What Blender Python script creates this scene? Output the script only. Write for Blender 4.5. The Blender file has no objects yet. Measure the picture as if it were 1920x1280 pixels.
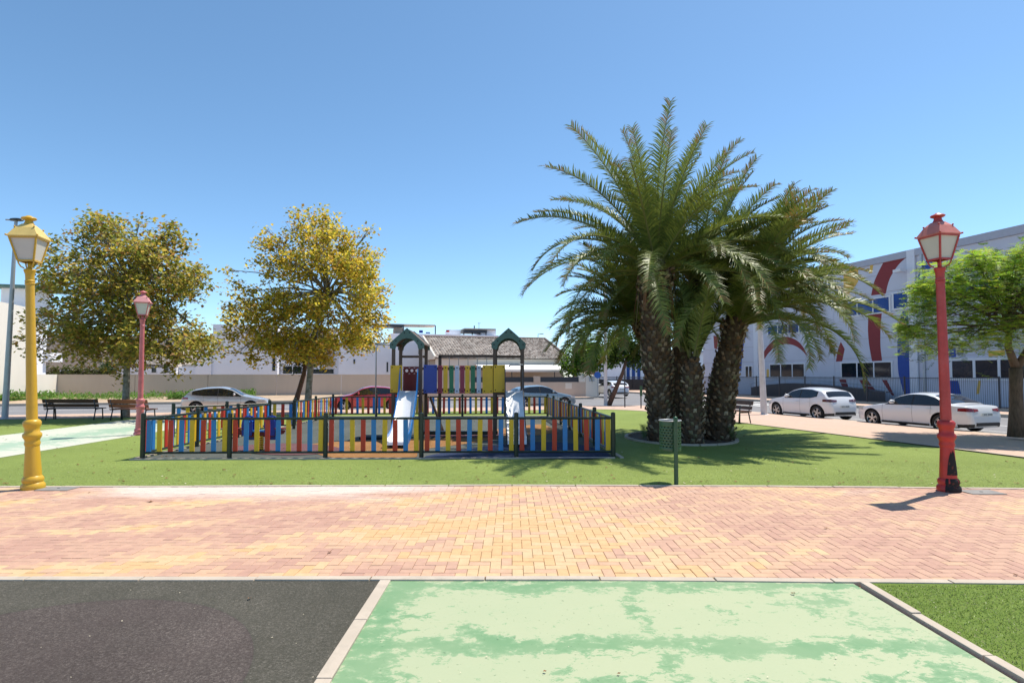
import bpy, math, random
from mathutils import Vector, Matrix, noise as mn
random.seed(7)
R = math.radians
SC = bpy.context.scene
COL = SC.collection

# ------------------------------------------------------------------ camera
F = 1060.0; EYE = 1.74; PITCH = math.atan(43 / F); CY = 660.0   # photo pixels, 1920 x 1280
cd = bpy.data.cameras.new('camera'); cam = bpy.data.objects.new('camera', cd); COL.objects.link(cam)
cd.sensor_width = 36; cd.lens = 36 * F / 1920; cd.shift_y = 20 / 1920; cd.clip_start = .1; cd.clip_end = 3000
cam.location = (0, 0, EYE); cam.rotation_euler = (math.pi / 2 + PITCH, 0, 0)
SC.camera = cam

# ------------------------------------------------------------------ sky, sun, exposure
SUN_EL, SUN_AZ = R(65), R(56)
w = bpy.data.worlds.new('World'); SC.world = w; w.use_nodes = True
wn = w.node_tree.nodes; wl = w.node_tree.links
sky = wn.new('ShaderNodeTexSky'); sky.sky_type = 'NISHITA'; sky.sun_disc = False
sky.sun_elevation = SUN_EL; sky.sun_rotation = SUN_AZ
sky.air_density = 1.0; sky.dust_density = 2.2; sky.ozone_density = 3.5; sky.altitude = 2800
wn['Background'].inputs['Strength'].default_value = 0.15
hs = wn.new('ShaderNodeHueSaturation'); hs.inputs['Saturation'].default_value = 1.04; hs.inputs['Hue'].default_value = .489
wl.new(sky.outputs[0], hs.inputs['Color']); wl.new(hs.outputs[0], wn['Background'].inputs['Color'])
sd = bpy.data.lights.new('sun', 'SUN'); sd.energy = 4.3; sd.angle = R(.5); sd.color = (1, .93, .82)
sun = bpy.data.objects.new('sun', sd); COL.objects.link(sun)
sv = Vector((math.sin(SUN_AZ) * math.cos(SUN_EL), math.cos(SUN_AZ) * math.cos(SUN_EL), math.sin(SUN_EL)))
sun.rotation_euler = (-sv).to_track_quat('-Z', 'Y').to_euler(); sun.location = (20, 20, 40)
SC.view_settings.view_transform = 'Standard'; SC.view_settings.look = 'None'
SC.view_settings.gamma = 1; SC.view_settings.use_curve_mapping = False
SC.view_settings.exposure = 0.52

# ------------------------------------------------------------------ placing
CP, SP = math.cos(PITCH), math.sin(PITCH)
def ray(px, py):
    a = (px - 960) / F; b = (CY - py) / F
    return Vector((a, CP - b * SP, SP + b * CP))
def at(px, py, Y):                       # point on the pixel's ray at world depth Y
    d = ray(px, py); k = Y / d.y
    return Vector((d.x * k, Y, EYE + d.z * k))
def gr(px, py, z=0.0):                   # point on the ground at height z
    d = ray(px, py); k = (z - EYE) / d.z
    return Vector((d.x * k, d.y * k, z))
TH = R(15.8); CU, SU = math.cos(TH), math.sin(TH)
def uv(u, v, z=0.0):                     # the street grid, turned 15.8 degrees
    return Vector((u * CU - v * SU, u * SU + v * CU, z))
def on_u(px, py, u):                     # pixel ray hits the vertical plane u = const -> (v, z)
    d = ray(px, py); k = u / (d.x * CU + d.y * SU)
    x, y = d.x * k, d.y * k
    return (-x * SU + y * CU, EYE + d.z * k)
def on_v(px, py, v):
    d = ray(px, py); k = v / (-d.x * SU + d.y * CU)
    x, y = d.x * k, d.y * k
    return (x * CU + y * SU, EYE + d.z * k)

# ------------------------------------------------------------------ materials
def mat(name, col, rough=.6, metal=0.0, var=0.0, scale=5.0, bump=0.0, bscale=60.0, col2=None, thr=(.4, .6),
        spec=.5, coat=0.0, stretch=(1, 1, 1), dirt=0.0, dscale=1.5, dcol=(.12, .09, .06)):
    m = bpy.data.materials.new(name); m.use_nodes = True
    n = m.node_tree.nodes; l = m.node_tree.links; b = n['Principled BSDF']
    b.inputs['Base Color'].default_value = (*col, 1); b.inputs['Roughness'].default_value = rough
    b.inputs['Metallic'].default_value = metal; b.inputs['Specular IOR Level'].default_value = spec
    b.inputs['Coat Weight'].default_value = coat; b.inputs['Coat Roughness'].default_value = .04
    geo = n.new('ShaderNodeNewGeometry'); mp = n.new('ShaderNodeMapping'); mp.inputs['Scale'].default_value = stretch
    l.new(geo.outputs['Position'], mp.inputs['Vector'])
    out = None
    if var or col2:
        t = n.new('ShaderNodeTexNoise'); t.inputs['Scale'].default_value = scale; t.inputs['Detail'].default_value = 6
        t.inputs['Roughness'].default_value = .65
        l.new(mp.outputs[0], t.inputs['Vector'])
        rmp = n.new('ShaderNodeValToRGB'); l.new(t.outputs['Fac'], rmp.inputs[0])
        if col2:
            rmp.color_ramp.elements[0].color = (*col, 1); rmp.color_ramp.elements[1].color = (*col2, 1)
            rmp.color_ramp.elements[0].position = thr[0]; rmp.color_ramp.elements[1].position = thr[1]
        else:
            rmp.color_ramp.elements[0].color = (*[c * (1 - var) for c in col], 1)
            rmp.color_ramp.elements[1].color = (*[min(1, c * (1 + var)) for c in col], 1)
            rmp.color_ramp.elements[0].position = .3; rmp.color_ramp.elements[1].position = .7
        out = rmp.outputs[0]
    if dirt:
        t = n.new('ShaderNodeTexNoise'); t.inputs['Scale'].default_value = dscale; t.inputs['Detail'].default_value = 8
        t.inputs['Roughness'].default_value = .7
        l.new(mp.outputs[0], t.inputs['Vector'])
        mr = n.new('ShaderNodeMapRange'); mr.inputs[1].default_value = .5; mr.inputs[2].default_value = .75
        mr.inputs[3].default_value = 0; mr.inputs[4].default_value = dirt
        l.new(t.outputs['Fac'], mr.inputs[0])
        mx = n.new('ShaderNodeMixRGB'); l.new(mr.outputs[0], mx.inputs[0])
        if out: l.new(out, mx.inputs[1])
        else: mx.inputs[1].default_value = (*col, 1)
        mx.inputs[2].default_value = (*dcol, 1); out = mx.outputs[0]
    if out: l.new(out, b.inputs['Base Color'])
    if bump:
        t = n.new('ShaderNodeTexNoise'); t.inputs['Scale'].default_value = bscale; t.inputs['Detail'].default_value = 4
        l.new(mp.outputs[0], t.inputs['Vector'])
        bp = n.new('ShaderNodeBump'); bp.inputs['Strength'].default_value = bump; bp.inputs['Distance'].default_value = .01
        l.new(t.outputs['Fac'], bp.inputs['Height']); l.new(bp.outputs[0], b.inputs['Normal'])
    m['out'] = 0
    return m
def leafmat(name, rough=.5, trans=.35, spec=.4, gain=(1, 1, 1)):
    m = bpy.data.materials.new(name); m.use_nodes = True
    n = m.node_tree.nodes; l = m.node_tree.links; b = n['Principled BSDF']
    a = n.new('ShaderNodeAttribute'); a.attribute_name = 'Col'
    l.new(a.outputs['Color'], b.inputs['Base Color'])
    b.inputs['Roughness'].default_value = rough; b.inputs['Specular IOR Level'].default_value = spec
    tr = n.new('ShaderNodeBsdfTranslucent')
    mm = n.new('ShaderNodeMixRGB'); mm.blend_type = 'MULTIPLY'; mm.inputs[0].default_value = 1
    mm.inputs[2].default_value = (*gain, 1); l.new(a.outputs['Color'], mm.inputs[1]); l.new(mm.outputs[0], tr.inputs['Color'])
    mx = n.new('ShaderNodeMixShader'); mx.inputs[0].default_value = trans
    l.new(b.outputs[0], mx.inputs[1]); l.new(tr.outputs[0], mx.inputs[2]); l.new(mx.outputs[0], n['Material Output'].inputs['Surface'])
    return m

M = {}
M['green_fence'] = mat('dark_green_paint', (.014, .026, .018), .35, var=.25, scale=8)
M['blue'] = mat('blue_board', (.02, .19, .50), .4, dirt=.25, dscale=9)
M['yellow'] = mat('yellow_board', (.72, .43, .012), .4, dirt=.25, dscale=9)
M['red'] = mat('red_board', (.50, .03, .010), .4, dirt=.25, dscale=9)
M['wood_post'] = mat('brown_wood_post', (.11, .075, .055), .7, var=.3, scale=12, stretch=(4, 4, .4), bump=.3)
M['board_yellow'] = mat('hdpe_yellow', (.68, .42, .01), .35, var=.06)
M['board_maroon'] = mat('hdpe_maroon', (.17, .008, .012), .35, var=.06)
M['board_blue'] = mat('hdpe_blue', (.012, .045, .30), .35, var=.06)
M['board_green'] = mat('hdpe_green', (.006, .16, .07), .35, var=.06)
M['board_white'] = mat('hdpe_pale_blue', (.50, .56, .68), .35, var=.06)
M['board_pink'] = mat('hdpe_crimson', (.25, .012, .05), .35, var=.06)
M['roof_green'] = mat('hdpe_roof_green', (.07, .145, .12), .5, var=.1)
M['slide_blue'] = mat('slide_side_blue', (.015, .16, .45), .35, var=.06)
M['steel'] = mat('brushed_steel', (.82, .82, .82), .3, .3, var=.06, scale=20)
M['galv'] = mat('galvanised_steel', (.42, .44, .46), .45, .6, var=.1)
M['black'] = mat('black_rubber', (.012, .012, .013), .8)
M['concrete'] = mat('pale_concrete', (.47, .40, .32), .85, var=.15, scale=6, bump=.25, bscale=90, dirt=.35, dscale=3)
M['yellow_lamp'] = mat('mustard_lamp_paint', (.60, .36, .03), .38, var=.12, scale=6, dirt=.35, dscale=6, dcol=(.25, .12, .01))
M['red_lamp'] = mat('red_lamp_paint', (.43, .045, .04), .42, var=.2, scale=5, dirt=.5, dscale=3, dcol=(.55, .13, .12))
M['pink_lamp'] = mat('faded_pink_lamp_paint', (.58, .15, .15), .45, var=.2, scale=5, dirt=.5, dscale=3, dcol=(.60, .26, .25))
M['frost'] = mat('frosted_pane', (.62, .58, .50), .55, var=.04)
M['bin'] = mat('green_bin_paint', (.02, .085, .04), .4, var=.15, dirt=.3)
M['bench_dark'] = mat('dark_bench_wood', (.075, .03, .02), .5, var=.3, scale=10, stretch=(1, 1, 5))
M['bench_red'] = mat('red_brown_bench_wood', (.30, .095, .04), .5, var=.25, scale=10, stretch=(1, 1, 5))
M['bench_brown'] = mat('brown_bench_wood', (.15, .06, .035), .5, var=.25, scale=10, stretch=(1, 1, 5))
M['iron'] = mat('dark_grey_iron', (.04, .045, .055), .45, .2)
M['white_pole'] = mat('white_pole_paint', (.62, .61, .62), .5, var=.08, dirt=.25)
M['grey_pole'] = mat('grey_pole_paint', (.40, .41, .44), .45, .3, var=.08)
M['asphalt'] = mat('asphalt', (.20, .195, .20), .85, var=.12, scale=.6, bump=.4, bscale=80, dirt=.3, dscale=.25, dcol=(.12, .12, .125))
M['marking'] = mat('road_marking', (.72, .72, .70), .7, var=.1)
M['pave_pink'] = None
M['sand'] = mat('dry_verge_soil', (.42, .31, .21), .95, var=.25, scale=.8, bump=.5, bscale=15, dirt=.3, dscale=.6, dcol=(.22, .2, .08))
M['ground'] = mat('far_ground', (.38, .32, .26), .95, var=.2, scale=.1)
M['wall_beige'] = mat('beige_render', (.56, .46, .37), .9, var=.06, scale=.7, dirt=.25, dscale=.6, dcol=(.45, .33, .25), stretch=(1, 1, .15))
M['wall_cream'] = mat('cream_render', (.74, .69, .60), .9, var=.05, scale=.5, dirt=.15, dscale=.6, dcol=(.6, .5, .4), stretch=(1, 1, .2))
M['wall_white'] = mat('white_render', (.82, .82, .86), .9, var=.05, scale=.4)
M['wall_grey'] = mat('warm_grey_render', (.42, .37, .32), .9, var=.06)
M['school'] = mat('lilac_grey_panel', (.55, .56, .63), .75, var=.05, scale=.5)
M['school_top'] = mat('grey_coping', (.40, .41, .47), .6, var=.05)
M['school_white'] = mat('white_pilaster', (.66, .67, .72), .6, var=.05)
M['mural_red'] = mat('mural_red', (.22, .018, .02), .6, var=.06)
M['mural_blue'] = mat('mural_blue', (.015, .06, .30), .6, var=.06)
M['mural_yellow'] = mat('mural_yellow', (.68, .42, .08), .6, var=.06)
M['glass_blue'] = mat('blue_window', (.008, .055, .24), .35, var=.25, scale=.6, spec=.3)
M['glass_dark'] = mat('dark_window', (.008, .014, .025), .06, var=.3, scale=.8)
M['car_glass'] = mat('car_window', (.012, .014, .017), .03, spec=.8)
M['frame_white'] = mat('white_window_frame', (.7, .7, .72), .4)
M['tile_roof'] = mat('grey_brown_roof_tile', (.25, .19, .16), .8, var=.3, scale=3)
M['tyre'] = mat('tyre', (.012, .012, .013), .7)
M['rim'] = mat('alloy_rim', (.55, .55, .56), .3, .9)
M['chrome'] = mat('chrome', (.7, .7, .7), .15, 1)
M['tail'] = mat('red_tail_light', (.22, .008, .012), .15, coat=1)
M['tail_dark'] = mat('smoked_tail_light', (.10, .02, .03), .12, coat=1)
M['head'] = mat('headlight_glass', (.45, .47, .5), .08, coat=1)
M['plate'] = mat('number_plate', (.6, .62, .60), .5, var=.2, scale=22)
M['char'] = mat('plate_smudge', (.16, .16, .18), .6)
M['trim'] = mat('black_car_trim', (.02, .02, .022), .5)
M['bark_plane'] = mat('plane_bark', (.30, .28, .24), .85, col2=(.17, .15, .11), scale=6, thr=(.42, .58), bump=.4, bscale=25)
M['bark_brown'] = mat('brown_bark', (.13, .07, .045), .9, var=.4, scale=12, bump=.6, bscale=30, stretch=(2, 2, .5))
M['bark_grey'] = mat('dark_bark', (.12, .085, .055), .9, var=.4, scale=10, bump=.7, bscale=30, stretch=(2, 2, .5))
M['palm_core'] = mat('palm_trunk_fibre', (.09, .058, .035), .95, var=.4, scale=15, bump=.6)
M['soil'] = mat('bed_soil', (.09, .06, .04), .95, var=.4, scale=9, bump=.6, bscale=30)
M['awning'] = mat('white_awning', (.78, .77, .72), .8)
M['cloth_blue'] = mat('blue_laundry', (.03, .06, .35), .8)
M['cloth_red'] = mat('red_laundry', (.45, .03, .03), .8)
M['sign_blue'] = mat('sign_blue', (.02, .12, .45), .4)
M['leaf'] = leafmat('leaf', trans=.55)
M['palm_leaf'] = leafmat('palm_leaf', rough=.46, trans=.24, spec=.38)
M['dry'] = mat('dry_leaf', (.20, .09, .03), .8, var=.4, scale=40)
M['turf_blade'] = leafmat('turf_blade', trans=.2)
def paint(name, c): return mat(name, c, .28, coat=1.0, var=.0)
M['car_white'] = paint('white_car_paint', (.70, .71, .74))
M['car_silver'] = mat('silver_car_paint', (.50, .51, .53), .3, .45, coat=1)
M['car_red'] = paint('red_car_paint', (.42, .01, .015))
M['car_blue'] = mat('blue_grey_car_paint', (.22, .31, .38), .3, .4, coat=1)
M['car_grey'] = mat('grey_car_paint', (.16, .18, .2), .3, .4, coat=1)
M['rubber_blk'] = None

# special grounds
def nt(name):
    m = bpy.data.materials.new(name); m.use_nodes = True
    n = m.node_tree.nodes; l = m.node_tree.links
    geo = n.new('ShaderNodeNewGeometry')
    return m, n, l, n['Principled BSDF'], geo.outputs['Position']
def noise(n, l, vec, scale, detail=5, rough=.6, stretch=None, dist=0):
    if stretch:
        mp = n.new('ShaderNodeMapping'); mp.inputs['Scale'].default_value = stretch
        l.new(vec, mp.inputs['Vector']); vec = mp.outputs[0]
    t = n.new('ShaderNodeTexNoise'); t.inputs['Scale'].default_value = scale; t.inputs['Detail'].default_value = detail
    t.inputs['Roughness'].default_value = rough; t.inputs['Distortion'].default_value = dist
    l.new(vec, t.inputs['Vector']); return t.outputs['Fac']
def ramp(n, l, fac, stops, interp='LINEAR'):
    r = n.new('ShaderNodeValToRGB'); l.new(fac, r.inputs[0]); cr = r.color_ramp; cr.interpolation = interp
    while len(cr.elements) < len(stops): cr.elements.new(.5)
    for e, (p, c) in zip(cr.elements, stops):
        e.position = p; e.color = (*c, 1) if len(c) == 3 else c
    return r.outputs[0]
def mth(n, l, op, a, b=None, c=None, clamp=False):
    m = n.new('ShaderNodeMath'); m.operation = op; m.use_clamp = clamp
    for i, x in enumerate((a, b, c)):
        if x is None: continue
        if isinstance(x, (int, float)): m.inputs[i].default_value = x
        else: l.new(x, m.inputs[i])
    return m.outputs[0]
def mix(n, l, f, a, b):
    m = n.new('ShaderNodeMixRGB')
    for i, x in enumerate((f, a, b)):
        if isinstance(x, (int, float)): m.inputs[i].default_value = x
        elif isinstance(x, tuple): m.inputs[i].default_value = (*x, 1)
        else: l.new(x, m.inputs[i])
    return m.outputs[0]
def bump(n, l, b, h, s, d=.01):
    bp = n.new('ShaderNodeBump'); bp.inputs['Strength'].default_value = s; bp.inputs['Distance'].default_value = d
    l.new(h, bp.inputs['Height']); l.new(bp.outputs[0], b.inputs['Normal'])
def band(n, l, x, c, wd):                # 1 at x = c falling to 0 at distance wd
    d = mth(n, l, 'ABSOLUTE', mth(n, l, 'SUBTRACT', x, c))
    return mth(n, l, 'SUBTRACT', 1.0, mth(n, l, 'DIVIDE', d, wd), clamp=True)

def turf(name, a, b_, c):
    m, n, l, b, P = nt(name)
    big = noise(n, l, P, .5, 3); fine = noise(n, l, P, 55, 3, .8, (1, .45, 1)); mid = noise(n, l, P, 7, 5, .7)
    col = ramp(n, l, fine, [(.3, a), (.5, b_), (.72, c)])
    dry = ramp(n, l, mid, [(.35, (0, 0, 0)), (.75, (1, 1, 1))])
    col = mix(n, l, mth(n, l, 'MULTIPLY', dry, .35), col, tuple(x * 1.15 for x in c))
    col = mix(n, l, mth(n, l, 'MULTIPLY', ramp(n, l, big, [(.35, (0, 0, 0)), (.65, (1, 1, 1))]), .3), col, tuple(x * .75 for x in a))
    l.new(col, b.inputs['Base Color']); b.inputs['Roughness'].default_value = .85
    b.inputs['Specular IOR Level'].default_value = .2
    bump(n, l, b, noise(n, l, P, 90, 3, .8), .7, .02)
    return m
M['turf'] = turf('artificial_turf', (.135, .185, .035), (.20, .265, .055), (.29, .35, .11))
M['turf_near'] = turf('worn_turf', (.085, .15, .02), (.14, .22, .03), (.22, .27, .07))

def rubber(name, c1, c2, c3):
    m, n, l, b, P = nt(name)
    g = noise(n, l, P, 52, 4, 1.0, dist=.3); mid = noise(n, l, P, 3.5, 5, .65)
    col = ramp(n, l, g, [(.3, c1), (.5, c2), (.68, c3)])
    col = mix(n, l, mth(n, l, 'MULTIPLY', ramp(n, l, mid, [(.35, (0, 0, 0)), (.7, (1, 1, 1))]), .45), col, c2)
    big = noise(n, l, P, .9, 6, .7, (1, .6, 1))
    col = mix(n, l, ramp(n, l, big, [(.38, (0, 0, 0)), (.66, (.5, .5, .5))]), col, c1)
    l.new(col, b.inputs['Base Color']); b.inputs['Roughness'].default_value = .9; b.inputs['Specular IOR Level'].default_value = .2
    bump(n, l, b, g, .8, .008)
    return m, n, l, b, P, col
rb = rubber('dark_speckled_rubber', (.020, .016, .014), (.078, .066, .058), (.30, .26, .23))
M['rubber_blk'] = rb[0]
# the darker worn disc with a faint rim
m_, n_, l_, b_, P_, c_ = rb
sx = n_.new('ShaderNodeSeparateXYZ'); l_.new(P_, sx.inputs[0])
dx = mth(n_, l_, 'SUBTRACT', sx.outputs[0], -2.9); dy = mth(n_, l_, 'SUBTRACT', sx.outputs[1], 3.1)
rr = mth(n_, l_, 'SQRT', mth(n_, l_, 'ADD', mth(n_, l_, 'MULTIPLY', dx, dx), mth(n_, l_, 'MULTIPLY', dy, dy)))
rim = band(n_, l_, rr, 1.38, .03)
inside = mth(n_, l_, 'LESS_THAN', rr, 1.38)
cc = mix(n_, l_, mth(n_, l_, 'MULTIPLY', rim, .3), c_, (.03, .025, .025))
patchy = noise(n_, l_, P_, 2.2, 5, .7)
cc = mix(n_, l_, mth(n_, l_, 'MULTIPLY', inside, mth(n_, l_, 'MULTIPLY', patchy, .45)), cc, (.10, .072, .068))
green = mth(n_, l_, 'MULTIPLY', mth(n_, l_, 'SUBTRACT', 1.0, inside), .3)
cc = mix(n_, l_, green, cc, (.085, .095, .062))
l_.new(cc, b_.inputs['Base Color'])
M['ep_grey'] = rubber('grey_green_rubber', (.05, .06, .05), (.095, .105, .095), (.16, .17, .16))[0]
M['ep_orange'] = rubber('orange_brown_rubber', (.16, .07, .02), (.30, .15, .055), (.42, .25, .11))[0]
M['ep_blue'] = rubber('blue_rubber', (.012, .02, .05), (.028, .045, .10), (.06, .08, .14))[0]
M['ep_maroon'] = rubber('maroon_rubber', (.07, .03, .035), (.14, .07, .075), (.22, .13, .13))[0]

# worn painted concrete
def painted(name, pale, mid_c, deep, lines, scale=1.0, xdirt=(-1.0, .5)):
    m, n, l, b, P = nt(name)
    s = n.new('ShaderNodeSeparateXYZ'); l.new(P, s.inputs[0]); X, Y = s.outputs[0], s.outputs[1]
    wob = noise(n, l, P, 2.0 * scale, 5, .6)
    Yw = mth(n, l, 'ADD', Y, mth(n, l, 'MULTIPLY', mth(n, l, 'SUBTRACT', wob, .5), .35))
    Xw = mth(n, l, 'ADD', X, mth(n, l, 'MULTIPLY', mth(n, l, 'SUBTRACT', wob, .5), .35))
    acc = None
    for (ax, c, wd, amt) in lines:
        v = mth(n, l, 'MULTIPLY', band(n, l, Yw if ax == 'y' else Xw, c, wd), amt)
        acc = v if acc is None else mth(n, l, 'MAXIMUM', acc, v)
    chips = noise(n, l, P, 5.5 * scale, 9, .72, (1, 1.5, 1), dist=.4)
    ch2 = noise(n, l, P, 17 * scale, 8, .75, (1, 1.4, 1), dist=.6)
    blot = ramp(n, l, noise(n, l, P, 1.7 * scale, 3, .5), [(.50, (0, 0, 0)), (.68, (.13, .13, .13))])
    chips = mth(n, l, 'ADD', chips, blot)
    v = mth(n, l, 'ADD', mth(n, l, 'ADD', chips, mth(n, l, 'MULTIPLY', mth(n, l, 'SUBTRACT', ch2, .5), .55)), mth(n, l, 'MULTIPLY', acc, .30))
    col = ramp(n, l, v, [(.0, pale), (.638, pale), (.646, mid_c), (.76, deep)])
    soft = noise(n, l, P, 1.1 * scale, 4, .6)
    col = mix(n, l, mth(n, l, 'MULTIPLY', ramp(n, l, soft, [(.4, (0, 0, 0)), (.68, (1, 1, 1))]), .4), col, tuple((a + 2.2 * b2) / 3.2 for a, b2 in zip(mid_c, pale)))
    fine = noise(n, l, P, 60, 3, .7)
    col = mix(n, l, mth(n, l, 'MULTIPLY', fine, .14), col, tuple(x * .55 for x in mid_c))
    sp = noise(n, l, P, 34, 2, .5)
    col = mix(n, l, ramp(n, l, sp, [(.70, (0, 0, 0)), (.73, (.6, .6, .6))]), col, tuple(x * .5 for x in deep))
    l.new(col, b.inputs['Base Color']); b.inputs['Roughness'].default_value = .7
    bump(n, l, b, chips, .2, .003)
    return m
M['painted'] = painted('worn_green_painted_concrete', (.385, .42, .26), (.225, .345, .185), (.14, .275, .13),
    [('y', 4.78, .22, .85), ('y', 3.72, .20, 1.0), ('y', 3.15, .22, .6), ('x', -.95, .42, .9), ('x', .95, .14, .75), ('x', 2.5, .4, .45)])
M['painted_far'] = painted('faded_green_painted_path', (.56, .56, .46), (.36, .46, .34), (.28, .42, .30),
    [('x', -12.4, 1.4, .9)], scale=.5)

def brickmat(name, c, extra=.12):
    m, n, l, b, P = nt(name)
    s = n.new('ShaderNodeSeparateXYZ'); l.new(P, s.inputs[0]); X, Y = s.outputs[0], s.outputs[1]
    f = noise(n, l, P, 9, 5, .7); g = noise(n, l, P, 120, 3, .8)
    col = ramp(n, l, f, [(.3, tuple(x * (1 - extra) for x in c)), (.7, tuple(min(1, x * (1 + extra)) for x in c))])
    col = mix(n, l, mth(n, l, 'MULTIPLY', g, .22), col, tuple(x * .62 for x in c))
    # lime bloom: a pale worn swathe along the lawn edge, strongest left of centre
    yb = mth(n, l, 'SUBTRACT', 1.0, mth(n, l, 'DIVIDE', mth(n, l, 'SUBTRACT', 9.0, Y), 1.5), clamp=True)
    xb = band(n, l, X, -3.9, 3.2)
    nb = noise(n, l, P, 1.1, 5, .6, (.6, 1.4, 1))
    v = mth(n, l, 'ADD', mth(n, l, 'MULTIPLY', yb, mth(n, l, 'ADD', mth(n, l, 'MULTIPLY', xb, .85), .22)), mth(n, l, 'MULTIPLY', mth(n, l, 'SUBTRACT', nb, .5), .9))
    w_ = ramp(n, l, v, [(.20, (0, 0, 0)), (.55, (.9, .9, .9))])
    col = mix(n, l, w_, col, (.62, .52, .45))
    l.new(col, b.inputs['Base Color']); b.inputs['Roughness'].default_value = .8
    bump(n, l, b, g, .3, .004)
    return m
BRK = [brickmat('brick_ochre', (.59, .375, .185)), brickmat('brick_sand', (.59, .41, .23)),
       brickmat('brick_peach', (.55, .35, .225)), brickmat('brick_rose', (.50, .305, .215)), brickmat('brick_dusky', (.455, .265, .195))]
M['bed_sand'] = mat('joint_sand', (.42, .28, .18), .95, var=.3, scale=30)

def pavement(name):
    m, n, l, b, P = nt(name)
    rot = n.new('ShaderNodeMapping'); rot.inputs['Rotation'].default_value = (0, 0, -TH); l.new(P, rot.inputs['Vector'])
    br = n.new('ShaderNodeTexBrick'); l.new(rot.outputs[0], br.inputs['Vector']); br.inputs['Scale'].default_value = 5
    br.inputs['Color1'].default_value = (.50, .29, .22, 1); br.inputs['Color2'].default_value = (.54, .38, .25, 1)
    br.inputs['Mortar'].default_value = (.36, .27, .21, 1); br.inputs['Mortar Size'].default_value = .008
    col = mix(n, l, mth(n, l, 'MULTIPLY', noise(n, l, P, .7, 5, .6), .7), br.outputs[0], (.55, .42, .35))
    l.new(col, b.inputs['Base Color']); b.inputs['Roughness'].default_value = .85
    return m
M['pave_pink'] = pavement('pink_paving')

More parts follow.
